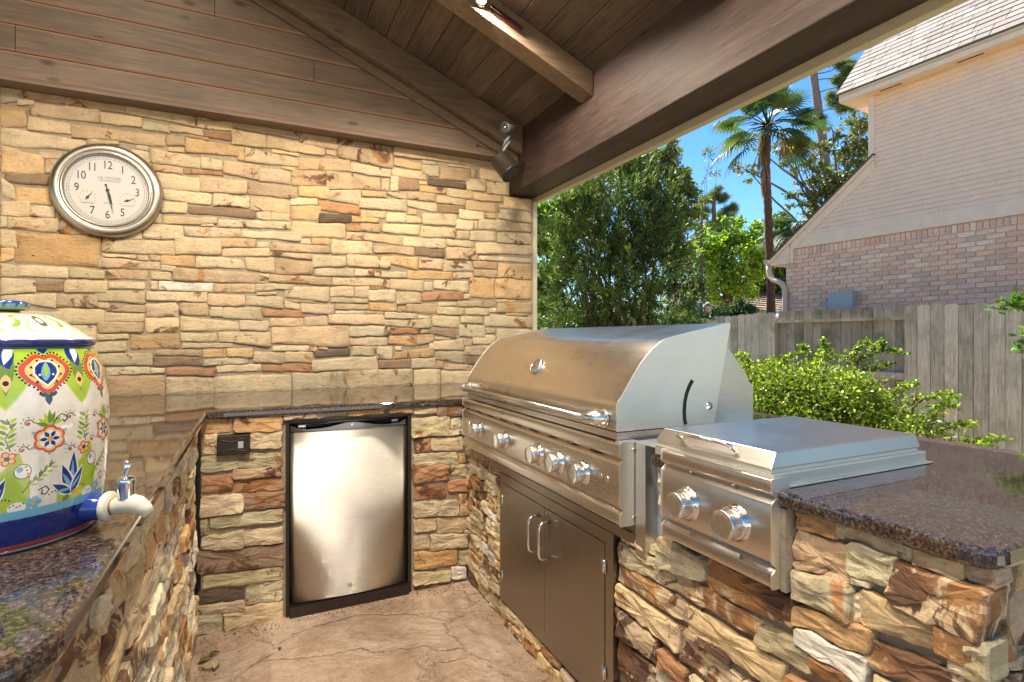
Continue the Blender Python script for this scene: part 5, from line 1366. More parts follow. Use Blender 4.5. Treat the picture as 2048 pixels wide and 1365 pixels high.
hbox('corner_board',1.22,1.302,-.03,.022,3.80,4.825,M['trimb'])
hbox('corner_board',-.035,.030,-.05,.024,2.49,2.7250,M['trimb'])
def rake(name,o0,o1,n0,n1,mat,sa=-.40,sb_=1.31):
    k=1/.785
    P=[(sa,zr(sa)-o1),(sb_,zr(sb_)-o1),(sb_,zr(sb_)-o0),(sa,zr(sa)-o0)]
    g=G(); g.prism(P,(P0.x,P0.y,0),DH,(0,0,1),NH,n0,n1); return g.make(name,mat,hs)
rake('rake_board',.075,.215,-.05,.030,M['trimb'],-.02); rake('rake_fascia',.015,.074,-.05,.060,M['trimb']); rake('roof_edge',-.012,.0145,-1.5,.075,M['shing'])
g=G(); g.prism([(-.405,2.485),(-.037,2.485),(-.037,2.80),(-.405,2.53)],(P0.x,P0.y,0),DH,(0,0,1),NH,-.06,.028); g.make('cornice_return',M['trimb'],hs)
# upper eave
hbox('soffit',.93,9.5,-.3,.205,4.822,4.832,M['trimb']); hbox('fascia',.925,9.5,.2055,.228,4.815,4.886,M['trimb']); hbox('upper_fascia',.918,9.5,.2055,.245,4.8865,4.935,M['trimc'])
hbox('side_fascia',.905,.9245,-.9,.228,4.815,4.92,M['trimb'])
for s in (1.42,2.35,3.3): hbox('soffit_vent',s,s+.28,.075,.11,4.8195,4.8215,M['bronze'])
TP=math.tan(R_(48)); 
def RP_(s,q,h): # q distance up the slope
    return H(s,.262-q*math.cos(R_(48)),4.94+q*math.sin(R_(48))) + (NH*math.sin(R_(48))+Vector((0,0,math.cos(R_(48)))))*h
g=G(); g.add([RP_(s,q,h) for h in (-.03,0) for s,q in ((.90,0),(9.5,0),(9.5,4.2),(.90,4.2))],[(0,1,2,3),(4,5,6,7),(0,1,5,4),(1,2,6,5),(2,3,7,6),(3,0,4,7)]); g.make('roof_slab',M['shing'],hs)
SCOL=[(.37,.31,.265),(.32,.265,.225),(.40,.335,.29),(.29,.245,.215),(.35,.295,.25)]
rest=G(); rt=[]; ns=0
for r in range(30):
    q0=r*.135; s=.885-random.uniform(0,.1)
    while s<9.4:
        w=random.choice((.16,.22,.30,.34)); s1=s+w; a=max(s,.888); hh=.010 if random.random()<.5 else .006
        V=[RP_(a,q0-.004,.001),RP_(s1-.009,q0-.004,.001),RP_(s1-.009,q0+.15,.001),RP_(a,q0+.15,.001),RP_(a,q0-.004,hh+.004),RP_(s1-.009,q0-.004,hh+.004),RP_(s1-.009,q0+.15,.0025),RP_(a,q0+.15,.0025)]
        Fq=[(4,5,6,7),(0,1,5,4),(1,2,6,5),(3,0,4,7)]; c=random.choice(SCOL)
        if a<s1-.03:
            if r<18 and s<3.3 and ns<290: mesh('shingle',V,Fq,M['shingle'],hs,tint=(*c,1)); ns+=1
            else: rest.add(V,Fq); rt+=[(*c,1)]*8
        s=s1
o=mesh('shingles',rest.V,rest.F,M['shingle'],hs,tint=np.array(rt)); o['kind']='stuff'
# gutter end and downspout
g=G(); g.prism([(-.52,2.60),(-.44,2.585),(-.405,2.56),(-.405,2.50),(-.47,2.495),(-.505,2.54)],(P0.x,P0.y,0),DH,(0,0,1),NH,-1.2,.055); g.make('gutter',M['trimc'],hs)
g=G(); g.tube([H(-.455,-.02,2.50),H(-.455,-.02,2.40),H(-.43,-.015,2.31),H(-.36,0,2.24),H(-.26,.02,2.20),H(-.17,.03,2.15),H(-.12,.035,2.06),H(-.11,.035,1.95),H(-.11,.035,.0)],.047,12); g.make('downspout',M['trimc'],hs)
hbox('conduit',.018,.024,.002,.006,1.5,2.49,M['trimw'])
ub=thing('utility_box',H(.9,.08,1.5),'grey metal utility box on the pink brick wall behind the fence','utility box')
hbox('box_body',.70,1.05,.003,.135,1.15,1.925,M['grey'],par=ub); hbox('box_cover',.692,1.058,.1355,.150,1.14,1.932,M['grey'],par=ub)
# further house: hipped shingle roof and a white awning
f2=thing('distant_house',at(1500,640,17),'low house beyond the fence showing only its brown shingled roof','house')
A=at(1408,612,16.5);B_=at(1532,552,19);C_=at(1640,548,19.5);D_=at(1640,640,14.5); E_=at(1500,640,14.5)
def strip_roof(name,bl,br,tl,tr,n,par):
    rest=G();rt=[]
    for i in range(n):
        a=i/n;b=(i+1)/n; up=Vector((0,0,.03)); p=[bl.lerp(tl,a)+up,br.lerp(tr,a)+up,br.lerp(tr,b),bl.lerp(tl,b),bl.lerp(tl,a),br.lerp(tr,a)]
        k=14
        for j in range(k):
            u0,u1=j/k,(j+1)/k; c=random.choice(((.26,.20,.16),(.20,.16,.13),(.32,.22,.15),(.17,.14,.12),(.38,.24,.14))); rest.add([p[0].lerp(p[1],u0),p[0].lerp(p[1],u1),p[3].lerp(p[2],u1),p[3].lerp(p[2],u0),p[4].lerp(p[5],u0),p[4].lerp(p[5],u1)],[(0,1,2,3),(4,5,1,0)]); rt+=[(*c,1)]*6
    o=mesh(name,rest.V,rest.F,M['shingle'],par,tint=np.array(rt)); o['kind']='stuff'
strip_roof('roof_shingles',A-Up*.0,D_,B_,C_,22,f2)
g=G(); g.add([A-Up*.25,D_-Up*.25,D_,A],[(0,1,2,3)]); g.make('eave_board',M['trimc'],f2)
w=at(1556,626,13.5); wv=thing('white_awning',w,'white sunlit awning corner beyond the fence beside the tall palm','awning')
g=G(); a=at(1540,629,13.5);b=at(1585,611,13.9);c=at(1585,640,12.8); g.add([a,b,c,a-Up*.04,b-Up*.04,c-Up*.04],[(0,1,2),(5,4,3),(0,2,5,3),(0,1,4,3)]); g.make('canopy',M['whitep'],wv)
g=G(); g.tube([b-Up*2.2,b-Up*.03],.03,8); g.make('pole',M['whitep'],wv)
# ---------------------------------------------------------------- plants
def quad_mesh(name,Q,mat,parent,tint):
    """Q (n,4,3) world; tint (n,3)"""
    n=len(Q); org=np.array(ORG.get(parent.name,Vector())) if parent else np.zeros(3)
    me=bpy.data.meshes.new(name); me.vertices.add(n*4); me.vertices.foreach_set('co',(Q.reshape(-1,3)-org).astype(np.float32).ravel())
    me.loops.add(n*4); me.loops.foreach_set('vertex_index',np.arange(n*4,dtype=np.int32)); me.polygons.add(n)
    me.polygons.foreach_set('loop_start',np.arange(0,n*4,4,dtype=np.int32)); me.update(calc_edges=True); me.materials.append(mat)
    t=np.ones((n,4,4)); t[:,:,:3]=tint[:,None,:]; set_tint(me,t.reshape(-1,4)); o=bpy.data.objects.new(name,me); COL.objects.link(o)
    if parent: o.parent=parent
    return o
def unit(v): return v/np.maximum(np.linalg.norm(v,axis=1,keepdims=True),1e-9)
def leafquads(P,D,L_,W,droop=0):
    """leaves rooted at P along D"""
    n=len(P); D=unit(D); r=unit(RNG.normal(size=(n,3))); S=unit(np.cross(D,r)); L_=np.asarray(L_).reshape(-1,1)*np.ones((n,1)); W=np.asarray(W).reshape(-1,1)*np.ones((n,1))
    N=np.cross(S,D); tip=P+D*L_; tip[:,2]-=droop*L_[:,0]; mid=P+D*L_*.5+N*L_*.06
    return np.stack([P,mid+S*W/2,tip,mid-S*W/2],1)
def tints(n,base,var=.25,alt=None,pa=.2):
    b=np.array(base)[None]*np.exp(RNG.normal(size=(n,1))*var)*(1+RNG.normal(size=(n,3))*.06)
    if alt is not None:
        m=RNG.random(n)<pa; b[m]=np.array(alt)[None]*np.exp(RNG.normal(size=(m.sum(),1))*var)
    return np.clip(b,0.004,.9)
def clusters(cs,n,fill=.55):
    """points in ellipsoid lumps: cs = [(center, rx, rz)]; lumps broken up into tufts"""
    cs=[(np.array(c),r,z) for c,r,z in cs]; vol=np.array([r*r*z for _,r,z in cs]); vol/=vol.sum(); out=[];dirs=[]
    for (c,r,z),v in zip(cs,vol):
        m=int(n*v)+1; nt=max(6,int(m/46)); d=unit(RNG.normal(size=(nt,3))); rad=RNG.random((nt,1))**.38
        tc_=c+d*rad*np.array([r,r,z])*.93; k=RNG.integers(0,nt,m); g=RNG.normal(size=(m,3))*np.array([1,1,.62])*(r*.13+.02)
        out.append(tc_[k]+g); dirs.append(unit(tc_[k]-c+.4*g+np.array([0,0,.25])*r))
    return np.concatenate(out),np.concatenate(dirs)
def limb(g,a,b,r0,r1,wob=.06,n=7,seg=7):
    a=Vector(a);b=Vector(b); L_=(b-a).length; sd=random.random()*50; pts=[];rs=[]
    for i in range(n+1):
        t=i/n; w=Vector((mnoise.noise(Vector((t*2.2,sd,0))),mnoise.noise(Vector((t*2.2,sd,9))),mnoise.noise(Vector((t*2.2,sd,17)))*.6))*L_*wob*math.sin(PI*min(1,t*1.1)) if 0<i<n else Vector()
        pts.append(a.lerp(b,t)+w); rs.append(r0+(r1-r0)*t)
    g.tube(pts,rs,seg)
def tree(name,label,base,trunk_top,cs,n,leaf,wid,col,alt=None,bark=(.12,.09,.07),r=.12,cat='tree',group=None,droop=.15,mat='leaf',var=.28,pa=.25,limbs=True,trunk=True):
    t=thing(name,base,label,cat,group); g=G()
    if trunk: limb(g,base,trunk_top,r,r*.55,.03,10,9)
    if limbs:
        for c,rx,rz in cs:
            s=Vector(base).lerp(Vector(trunk_top),random.uniform(.6,1)) if trunk else Vector(base); limb(g,s,c,r*.35,r*.08,.10)
            for k in range(3):
                d=Vector((random.gauss(0,1),random.gauss(0,1),random.gauss(.2,.8))).normalized(); limb(g,c,Vector(c)+Vector((d.x*rx,d.y*rx,d.z*rz))*.8,r*.10,r*.03,.12,5,5)
    g.make('trunk',M['bark'],t,tint=(*bark,1))
    P,D=clusters(cs,n); D=unit(D+RNG.normal(size=P.shape)*.8); m=len(P)
    Q=leafquads(P,D,leaf*np.exp(RNG.normal(size=m)*.22),wid*np.exp(RNG.normal(size=m)*.2),droop); quad_mesh('crown',Q,M[mat],t,tints(m,col,var,alt,pa)); return t
def blob(u,v,d,rpx,k=1.0): c=at(u,v,d); return (tuple(c),rpx*d/FPX,rpx*d/FPX*k)
def gp(u,d,z=-.2): c=at(u,676,d); return (c.x,c.y,z)
# broad yew like shrub with many upright stems, close behind the grill
d0=6.4; yw=thing('yew_shrub',gp(1235,d0),'tall dark green yew like tree with strappy leaves just behind the grill','tree')
env=[(1240,560,95),(1180,500,85),(1290,500,85),(1235,440,90),(1165,430,60),(1300,420,65),(1240,370,62),(1195,385,45),(1275,340,45),(1240,315,34),(1345,540,52),(1375,470,34),(1130,560,50),(1120,480,40),(1150,620,60),(1330,610,55),(1235,630,80),(1385,590,26),(1145,405,32),(1330,380,36)]
cs=[blob(u,v,d0+random.uniform(-.45,.45),r*.88) for u,v,r in env]; cs+=[blob(1235,760,d0,130,1.0)]
nsh=3000; vol=np.array([r**2.4 for _,r,_ in cs]); vol/=vol.sum(); idx=RNG.choice(len(cs),nsh,p=vol)
C_=np.array([cs[i][0] for i in idx]); Rr=np.array([cs[i][1] for i in idx])[:,None]; dd=unit(RNG.normal(size=(nsh,3))); SP_=C_+dd*Rr*RNG.random((nsh,1))**.4
SD=unit((SP_-np.array([yw.location.x,yw.location.y,.6]))*.35+np.array([0,0,.55])+RNG.normal(size=(nsh,3))*.38+dd*.75)
K=18; tt=(np.arange(K)/K)[None,:,None]; SLn=RNG.uniform(.09,.20,(nsh,1,1)); LP=SP_[:,None]+SD[:,None]*tt*SLn
rad=RNG.normal(size=(nsh,K,3)); LD=unit((SD[:,None]*.85+.75*rad/np.linalg.norm(rad,axis=2,keepdims=True)).reshape(-1,3)); LP=LP.reshape(-1,3)
Q=leafquads(LP,LD,.075*np.exp(RNG.normal(size=len(LP))*.18),.0145,.0)
shade=np.repeat(np.exp(RNG.normal(size=(nsh,1))*.25),K,0); tn_=tints(len(LP),(.072,.108,.028),.25)*shade; new=np.repeat(RNG.random(nsh)<.22,K); tn_[new]*=np.array([2.0,2.0,1.5]); quad_mesh('crown',Q,M['leafg'],yw,np.clip(tn_,.004,.5))
g=G(); bs=Vector(gp(1235,d0))
for i in range(20):
    c=random.choice(cs[:20])[0]; b0_=bs+Vector((random.uniform(-.45,.45),random.uniform(-.25,.25),0)); mid=b0_.lerp(Vector(c),.45)+Vector((0,0,.25)); limb(g,b0_,mid,.028,.018,.04); limb(g,mid,c,.018,.006,.08)
g.make('stems',M['bark'],yw,tint=(.16,.075,.045,1))
YG=(.22,.32,.045); MG=(.12,.19,.035); OG=(.16,.19,.065)
# trees behind, each with the place and kind the photograph shows
tree('sweetgum_tree','light green broadleaf tree behind the left side of the dark yew like tree',gp(1100,11),tuple(at(1108,520,11)),[blob(1100,470,11,52),blob(1088,560,11,38),blob(1135,430,11,45),blob(1160,400,11.4,38),blob(1085,430,11,30),blob(1180,360,11.5,30),blob(1100,620,11,34),blob(1130,520,11.2,30)],16000,.085,.075,MG,YG,r=.10)
tree('young_hardwood_tree','slim tree with pale mottled leaves rising at the right of the yew like tree',gp(1345,12.5),tuple(at(1338,300,12.5)),[blob(1318,325,12.5,34),blob(1360,352,12.5,30),blob(1340,300,12.4,22),blob(1290,340,12.5,24),blob(1372,385,12.5,24),blob(1345,430,12.6,36),blob(1330,480,12.6,34),blob(1385,425,12.6,24),blob(1245,330,12.8,30),blob(1395,395,12.4,12),blob(1290,300,12.4,14),blob(1350,500,12.6,34),blob(1300,380,12.8,30)],16000,.075,.06,OG,MG,r=.09,bark=(.17,.14,.11))
tree('olive_sprig_tree','thin bare topped sapling with a few loose sprigs against the open sky',gp(1400,10.5),tuple(at(1402,430,10.5)),[blob(1419,312,10.5,10,1.5),blob(1414,340,10.5,6),blob(1434,346,10.5,12,.4),blob(1410,360,10.5,6),blob(1404,400,10.5,10)],260,.07,.022,OG,MG,r=.03,bark=(.15,.12,.09),limbs=True)
def pine(label,base,path,pads,n,r,col,bark=(.20,.14,.11),nl=.16,name='pine_tree'):
    t=thing(name,base,label,'tree'); g=G(); pts=[Vector(base)]+[Vector(p) for p in path]; rs=[r*(1-.45*i/(len(pts)-1)) for i in range(len(pts))]
    dp=[];dr_=[]
    for i in range(len(pts)-1):
        for j in range(8): k=j/8; dp.append(pts[i].lerp(pts[i+1],k)); dr_.append((rs[i]*(1-k)+rs[i+1]*k)*random.uniform(.94,1.06))
    dp.append(pts[-1]); dr_.append(rs[-1]); g.tube(dp,dr_,12)
    for c,rx,rz in random.sample(pads,min(6,len(pads))):
        near=min(dp,key=lambda p:(p-Vector(c)).length+abs(p.z-(c[2]-.3))*.6); limb(g,near,c,r*.13,r*.05,.16)
    g.make('trunk',M['bark'],t,tint=(*bark,1))
    P,D=clusters(pads,n//14); m=len(P); P=np.repeat(P,14,0); D=unit(np.repeat(D,14,0)*.5+RNG.normal(size=P.shape)+np.array([0,0,.5])); Q=leafquads(P,D,nl,.012,.1); quad_mesh('crown',Q,M['leaf'],t,tints(len(P),col,.3,(.20,.22,.07),.3)); return t
pine('small distant pine with flat layered tufts against the blue sky',gp(1428,26),[tuple(at(1428,480,26)),tuple(at(1427,385,26))],[blob(1428,388,26,17,.6),blob(1412,402,26,15,.5),blob(1446,402,26,16,.5),blob(1408,425,26,14,.5),blob(1456,424,26,20,.5),blob(1440,444,26,22,.5),blob(1412,455,26,16,.5),blob(1470,448,26,14,.5)],16000,.16,(.09,.13,.045),nl=.26)
pine('pine with dense green tufts, its trunk showing left of the blue sky gap',gp(1345,18),[tuple(at(1346,520,18)),tuple(at(1338,260,18))],[blob(1350,430,18,30,.7),blob(1378,436,18,22,.6),blob(1325,440,18,24,.6),blob(1366,456,18,22,.6),blob(1340,395,18,18,.6),blob(1345,310,18,16,.7),blob(1330,280,18,15,.6)],18000,.17,(.07,.12,.04),nl=.2)
pine('tall pine whose bare trunk rises past the roof corner of the house',gp(1662,17),[tuple(at(1668,420,17)),tuple(at(1652,335,17)),tuple(at(1641,250,17)),tuple(at(1627,150,17)),tuple(at(1618,40,17))],[blob(1690,170,17,22,.8),blob(1668,200,17,20,.7),blob(1706,212,17,22,.7),blob(1632,238,17,18,.6),blob(1612,246,17,14,.6),blob(1700,130,17,20,.8),blob(1690,150,17,22),blob(1728,322,17,14,1),blob(1722,262,17,16,1),blob(1735,160,17,16),blob(1660,120,17,14)],22000,.17,(.10,.15,.05),bark=(.23,.18,.16),nl=.17)
tree('sunlit_hardwood_tree','bright yellow green tree filling the gap left of the tall palm',gp(1455,15.5),tuple(at(1452,560,15.5)),[blob(1450,515,15.5,52),blob(1405,500,15.5,36),blob(1500,500,15.5,38),blob(1440,465,15.6,32),blob(1505,465,15.4,28),blob(1480,560,15.5,44),blob(1420,570,15.4,40),blob(1380,540,15.6,30),blob(1518,530,15.5,28),blob(1475,450,15.6,18)],11500,.10,.08,(.30,.42,.05),(.17,.26,.04),r=.16)
tree('spreading_oak_tree','airy oak with scattered small leaves and crooked limbs behind the palm and house',gp(1700,15),tuple(at(1672,395,15)),[blob(1650,380,15,36),blob(1610,345,15,28),blob(1690,345,15,40),blob(1640,310,15,26),blob(1700,290,15,30),blob(1580,310,15,22),blob(1500,345,15.2,18),blob(1482,335,15.2,14),blob(1720,240,15,26),blob(1665,262,15,18),blob(1625,420,15,30),blob(1590,395,15,20),blob(1730,300,15,26),blob(1560,290,15,20),blob(1690,410,15,34),blob(1520,300,15.2,12)],9500,.085,.06,(.12,.15,.05),(.24,.19,.08),r=.16,bark=(.2,.17,.15))
tree('dense_green_tree','deep green tree low behind the short palm and the eave corner',gp(1575,17.5),tuple(at(1570,560,17.5)),[blob(1560,520,17.5,40),blob(1600,480,17.5,36),blob(1530,560,17.5,30),blob(1560,450,17.5,26),blob(1490,600,17.5,34),blob(1545,590,17.5,34)],11000,.11,.09,(.075,.12,.03),YG,r=.14)
tree('grey_green_shrub','soft grey green conical shrub right of the yew like tree',gp(1378,10),tuple(at(1378,640,10)),[blob(1378,625,10,34,1.2),blob(1372,592,10,26,1.2),blob(1398,640,10,24),blob(1350,640,10,26)],9000,.05,.012,(.14,.17,.11),(.2,.23,.15),r=.05,cat='shrub')
tree('yellow_green_shrub','pale yellow green bush low at the far left edge of the garden view',gp(1085,12.5),tuple(at(1085,650,12.5)),[blob(1088,610,12.5,28),blob(1075,640,12.5,24),blob(1105,640,12.5,26),blob(1130,625,12.5,22)],5000,.08,.06,(.34,.38,.09),(.2,.27,.05),r=.05,cat='shrub')
tree('holly_bush','dark glossy holly like bush showing over the left end of the fence',gp(1475,9.6),tuple(at(1475,650,9.6)),[blob(1450,628,9.6,20),blob(1480,622,9.6,20),blob(1505,628,9.6,14),blob(1425,640,9.6,16),blob(1470,650,9.6,34)],5200,.055,.03,(.035,.075,.03),(.09,.15,.06),r=.05,cat='shrub',mat='leafg')
tree('green_shrub','low mid green shrub in front of the fence behind the grill hood',gp(1350,7.2),tuple(at(1350,700,7.2)),[blob(1380,645,7.2,26),blob(1345,655,7.2,34),blob(1300,650,7.2,40),blob(1400,655,7.2,22),blob(1180,650,7.0,40),blob(1120,655,7.0,34)],7000,.055,.02,(.06,.11,.03),MG,r=.04,cat='shrub')
# distant wall of woods
g_=[]; cs=[]
for i in range(46):
    a=R_(-62+i*3.4); dd_=random.uniform(34,46); cs.append(((math.sin(a+YAW+.35)*dd_,math.cos(a+YAW+.35)*dd_,random.uniform(.5,3.2)),random.uniform(2.5,4),random.uniform(1.8,3.4)))
P,D=clusters(cs,26000); D=unit(D+RNG.normal(size=P.shape)); Q=leafquads(P,D,.42,.34); o=quad_mesh('distant_woods',Q,M['leaf'],None,tints(len(P),(.09,.13,.035),.35,(.2,.26,.06),.25)); top(o,'far belt of mixed green woods beyond the gardens','woods',kind='stuff')
# ---- fan palms
def palm(name,label,base,path,r,fans,size,nseg=26,dead=()):
    t=thing(name,base,label,'tree'); g=G(); pts=[Vector(base)]+[Vector(p) for p in path]; dp=[];dr_=[];tn=[]
    N=46
    for i in range(N+1):
        s=i/N*(len(pts)-1); k=min(int(s),len(pts)-2); dp.append(pts[k].lerp(pts[k+1],s-k)); dr_.append(r*(.92+.16*(i%2))*(1.12-.2*i/N))
    g.tube(dp,dr_,12)
    # persistent boots and fibre
    for i in range(260):
        k=random.uniform(.02,.98)*N; i0=int(k); p=dp[i0].lerp(dp[min(i0+1,N)],k-i0); a=random.uniform(0,2*PI); d=Vector((math.cos(a),math.sin(a),0)); w=Vector((-d.y,d.x,0))*r*random.uniform(.10,.22); L1=r*random.uniform(.5,1.1)
        b=p+d*r*.92; tip=b+Vector((0,0,L1))+d*r*random.uniform(.05,.28)
        g.add([b-w,b+w,tip+w*.4,tip-w*.4],[(0,1,2,3)])
    g.make('trunk',M['bark'],t,tint=(.12,.065,.042,1))
    c0_=pts[-1]
    for (az,el,Lp,rf,col,sag) in fans:
        d=Vector((math.cos(az)*math.cos(el),math.sin(az)*math.cos(el),math.sin(el))); side=Vector((-math.sin(az),math.cos(az),0)); c=c0_+d*Lp*size+Vector((0,0,-sag*Lp*size*.25)); 
        gg=G(); gg.tube([c0_,c0_+d*Lp*size*.5+Vector((0,0,.03)),c],[.014,.010,.008],5)
        dn=(d+Vector((0,0,-.25*sag))).normalized(); up=side.cross(dn).normalized(); V=[];F=[];nl=nseg
        for j in range(nl):
            a=R_(-118+236*j/(nl-1)); da=R_(236/(nl-1)*.47); R1=rf*size*(1-.18*abs(a)/R_(118))*random.uniform(.92,1.06)
            def q(ang,rr,dz): 
                v=dn*math.cos(ang)*rr+side*math.sin(ang)*rr; return c+v+Vector((0,0,-dz))+up*(-.10*rr*abs(math.sin(ang)))
            b=len(V); s1=.55
            V+=[c,q(a-da,R1*s1,.03*R1),q(a,R1*s1,.0),q(a+da,R1*s1,.03*R1),q(a-da*.35,R1*.82,R1*.10*sag+.03*R1),q(a+da*.35,R1*.82,R1*.10*sag+.03*R1),q(a,R1,R1*(.10+.22*sag))]
            F+=[(b,b+1,b+2),(b,b+2,b+3),(b+1,b+4,b+2),(b+2,b+5,b+3),(b+2,b+4,b+6,b+5)]
        gg.add(V,F); nV=len(gg.V); tn=np.ones((nV,4)); tn[:,:3]=np.array(col)*random.uniform(.8,1.25); fr=gg.make('frond',M['leaf'],t,tint=tn,fixn=False)
        if col[0]>.28: fr['label']='yellowed palm frond'
    for (az,hang,off,w,ln) in dead:
        d=Vector((math.cos(az),math.sin(az),0)); gg=G(); base_=c0_+d*off-Vector((0,0,hang)); gg.tube([c0_-Vector((0,0,hang*.4)),base_+Vector((0,0,.10))],.012,5)
        for k in range(34):
            a=random.uniform(0,2*PI); q=base_+Vector((math.cos(a),math.sin(a),0))*w*random.random(); tp_=q+Vector((random.gauss(0,w*.45),random.gauss(0,w*.45),-ln*random.uniform(.6,1.1))); s=Vector((random.uniform(-1,1),random.uniform(-1,1),0)).normalized()*.016; m_=(q+tp_)/2+Vector((0,0,-.02)); gg.add([base_+Vector((0,0,.1)),m_-s,tp_,m_+s],[(0,1,2,3)])
        fr=gg.make('frond',M['leaf'],t,tint=(.30,.20,.12,1),fixn=False); fr['label']='dead brown hanging palm frond'
    return t
GRN=(.035,.072,.018); YEL=(.50,.30,.045); LGR=(.075,.12,.028)
random.seed(21)
fl_=[]
for i in range(19):
    az=i*2.4; el=R_(random.choice((70,45,30,15,0,-15))); fl_.append((az,el,random.uniform(.45,.62),random.uniform(.48,.60),random.choice((GRN,GRN,GRN,LGR)),max(0,.9-math.sin(el))))
right=-YAW  # azimuth of image right
fl_+=[(right,R_(-12),.5,.5,YEL,1.2),(right+.25,R_(-20),.62,.5,GRN,1.5),(right,R_(12),.85,.45,GRN,.8),(right+PI,R_(-15),.75,.55,GRN,1.4),(right+PI,R_(-30),.6,.5,GRN,1.6),(right+PI+.3,R_(12),.8,.5,GRN,.9)]
palm('fan_palm','tall slim fan palm with shaggy trunk standing beyond the fence',gp(1546,10.4),[tuple(at(1541,560,10.4)),tuple(at(1536,420,10.4)),tuple(at(1532,330,10.4)),tuple(at(1536,252,10.4))],.072,fl_,.98,dead=[(right+PI,.45,.13,.13,.55),(right,.35,.30,.12,.35),(right+PI,.15,.12,.06,.40),(right+PI+.5,.75,.10,.08,.5),(right+PI,.95,.06,.05,.45)])
fl2_=[(i*2.4,R_(random.choice((60,35,15,0,-15))),random.uniform(.4,.6),random.uniform(.5,.62),random.choice((GRN,LGR,GRN)),random.uniform(.6,1.3)) for i in range(15)]
palm('fan_palm','short fan palm whose fronds show between the tall palm trunk and the sloping eave',gp(1600,13.6),[tuple(at(1598,520,13.6)),tuple(at(1597,452,13.6))],.09,fl2_,1.0)
# ---- golden hedge between counter and fence
random.seed(5)
hb_=[(1500,775,3.9,62),(1545,800,3.7,80),(1600,795,3.6,82),(1655,785,3.5,74),(1700,810,3.3,74),(1755,840,3.2,62),(1815,862,3.0,46),(1560,745,4.0,46),(1690,735,3.6,32),(1715,712,3.6,22),(1640,735,3.9,34),(1850,838,2.9,34),(1825,800,3.0,24),(1900,890,2.8,24),(1945,893,2.7,14),(1480,735,4.1,34),(1520,860,3.6,90),(1620,880,3.4,90),(1720,900,3.2,80),(1820,920,3.0,60)]
cs=[blob(b[0],b[1],b[2],b[3]*.86) for b in hb_]
hg=thing('golden_hedge',gp(1620,3.6),'loose yellow green small leaved shrub between the counter and the fence','shrub')
P,D=clusters(cs,38000); 
sprigs=[((1640,745,3.8),(1655,700,3.8),(1642,679,3.8)),((1710,725,3.6),(1765,700,3.5),(1814,708,3.4)),((1700,742,3.6),(1750,738,3.5),(1788,728,3.4)),((1700,712,3.6),(1722,690,3.6),(1735,684,3.6)),((1835,800,3.0),(1880,792,2.9),(1918,794,2.8)),((1850,850,3.0),(1880,812,2.9),(1912,815,2.9)),((1860,870,2.9),(1910,852,2.85),(1950,850,2.8)),((1890,893,2.8),(1950,886,2.75),(2010,878,2.7)),((1900,900,2.8),(1945,898,2.7),(1985,892,2.65)),((1760,810,3.2),(1800,775,3.1),(1835,768,3.1)),((1545,740,4.0),(1580,712,4.0),(1612,706,4.0)),((1600,740,3.9),(1630,722,3.9),(1668,716,3.8)),((1500,740,4.0),(1490,718,4.0),(1478,708,4.1)),((1740,700,3.5),(1765,690,3.5),(1765,684,3.5)),((1640,760,3.7),(1608,700,3.9),(1606,690,3.9))]
g=G(); XP=[];XD=[]
for sp__ in sprigs:
    pts=[at(*p) for p in sp__]; cur=[]
    for i in range(2):
        for j in range(14): cur.append(pts[i].lerp(pts[i+1],j/14))
    g.tube(cur,[.0035*(1-.7*i/len(cur)) for i in range(len(cur))],5)
    for i,p in enumerate(cur):
        for k in range(7): XP.append(tuple(p+Vector((random.gauss(0,.012),random.gauss(0,.012),random.gauss(0,.010))))); XD.append((random.gauss(0,1),random.gauss(0,1),random.gauss(.5,.7)))
P=np.concatenate([P,np.array(XP)]); D=np.concatenate([unit(D+RNG.normal(size=D.shape)*.9),unit(np.array(XD))]); m_=len(P)
Q=leafquads(P,D,.024*np.exp(RNG.normal(size=m_)*.2),.015*np.exp(RNG.normal(size=m_)*.2),.1)
zr_=P[:,2]; tn_=tints(m_,(.105,.165,.02),.42,(.34,.37,.045),.22); tn_[-len(XP):]*=1.25; quad_mesh('crown',Q,M['leaf'],hg,np.clip(tn_,.01,.7))
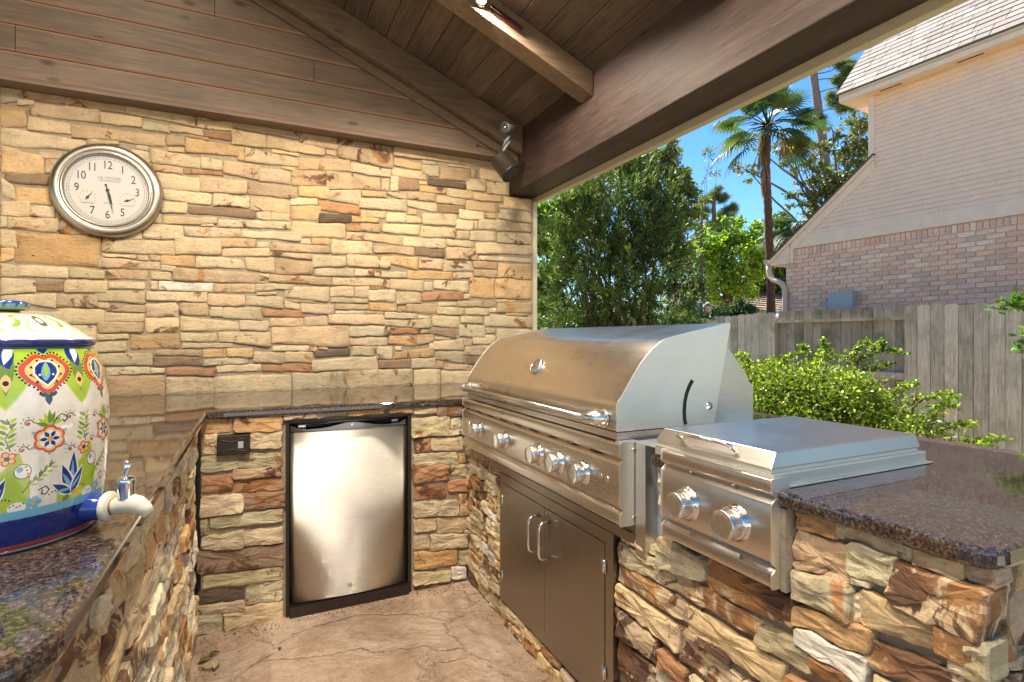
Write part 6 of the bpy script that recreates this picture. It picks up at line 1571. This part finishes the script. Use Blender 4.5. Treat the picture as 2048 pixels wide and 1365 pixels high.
for c,rx,rz in cs:
    for k in range(5):
        d=Vector((random.gauss(0,1),random.gauss(0,1),random.gauss(.3,.8))).normalized(); limb(g,Vector((c[0],c[1],c[2]-rz*.6)),Vector(c)+Vector((d.x*rx,d.y*rx,d.z*rz))*.95,.007,.0025,.15,5,5)
    limb(g,(c[0],c[1],-.2),(c[0],c[1],c[2]-rz*.4),.012,.007,.05,5,5)
g.make('stems',M['bark'],hg,tint=(.12,.085,.05,1))
# ---- leafy shrub whose branches enter at the right edge
rs_=thing('camellia_shrub',gp(2160,3.0),'glossy green leafy branches reaching in at the right edge before the fence','shrub'); g=G(); XP=[];XD=[]
root=at(2170,760,3.0); limb(g,gp(2160,3.0),root,.03,.02)
for tip,via in (((1992,618,2.95),(2035,606,2.95)),((2030,592,2.95),(2070,600,2.98)),((2038,690,2.95),(2080,680,2.98)),((2010,605,2.95),(2050,615,2.95)),((2042,665,2.95),(2085,660,3)),((2100,560,3.0),(2130,620,3)),((2150,540,3.0),(2160,640,3)),((2036,700,2.9),(2090,705,3)),((2110,640,3.0),(2140,680,3))):
    a,b=at(*via),at(*tip); limb(g,root,a,.010,.006); limb(g,a,b,.005,.002,.08)
    for k in range(16):
        t=k/15; p=a.lerp(b,t); 
        for q in range(2): XP.append(tuple(p+Vector((random.gauss(0,.010),random.gauss(0,.010),random.gauss(0,.008))))); XD.append((random.gauss(0,1),random.gauss(0,1),random.gauss(.25,.6)))
P=np.array(XP); m_=len(P); Q=leafquads(P,np.array(XD),.050*np.exp(RNG.normal(size=m_)*.2),.024,.12); quad_mesh('crown',Q,M['leafg'],rs_,tints(m_,(.08,.17,.03),.25,(.2,.3,.06),.2)); g.make('stems',M['bark'],rs_,tint=(.10,.07,.05,1))
# trees on the far side of the patio behind the camera (seen in the steel)
tree('background_tree','broad green tree on the far side of the patio behind the camera',(-6,-19,-.2),(-6,-19,2.5),[((-6,-19,4.5),3.2,2.3),((-9,-20,4),2.5,2)],5000,.3,.24,MG,YG,r=.25)
tree('background_tree','second green tree on the far side of the patio, nearer the fence line',(4,-21,-.2),(4,-21,2.6),[((4,-21,4.6),3.2,2.4),((7,-20,4),2.6,2)],5000,.3,.24,MG,OG,r=.25)
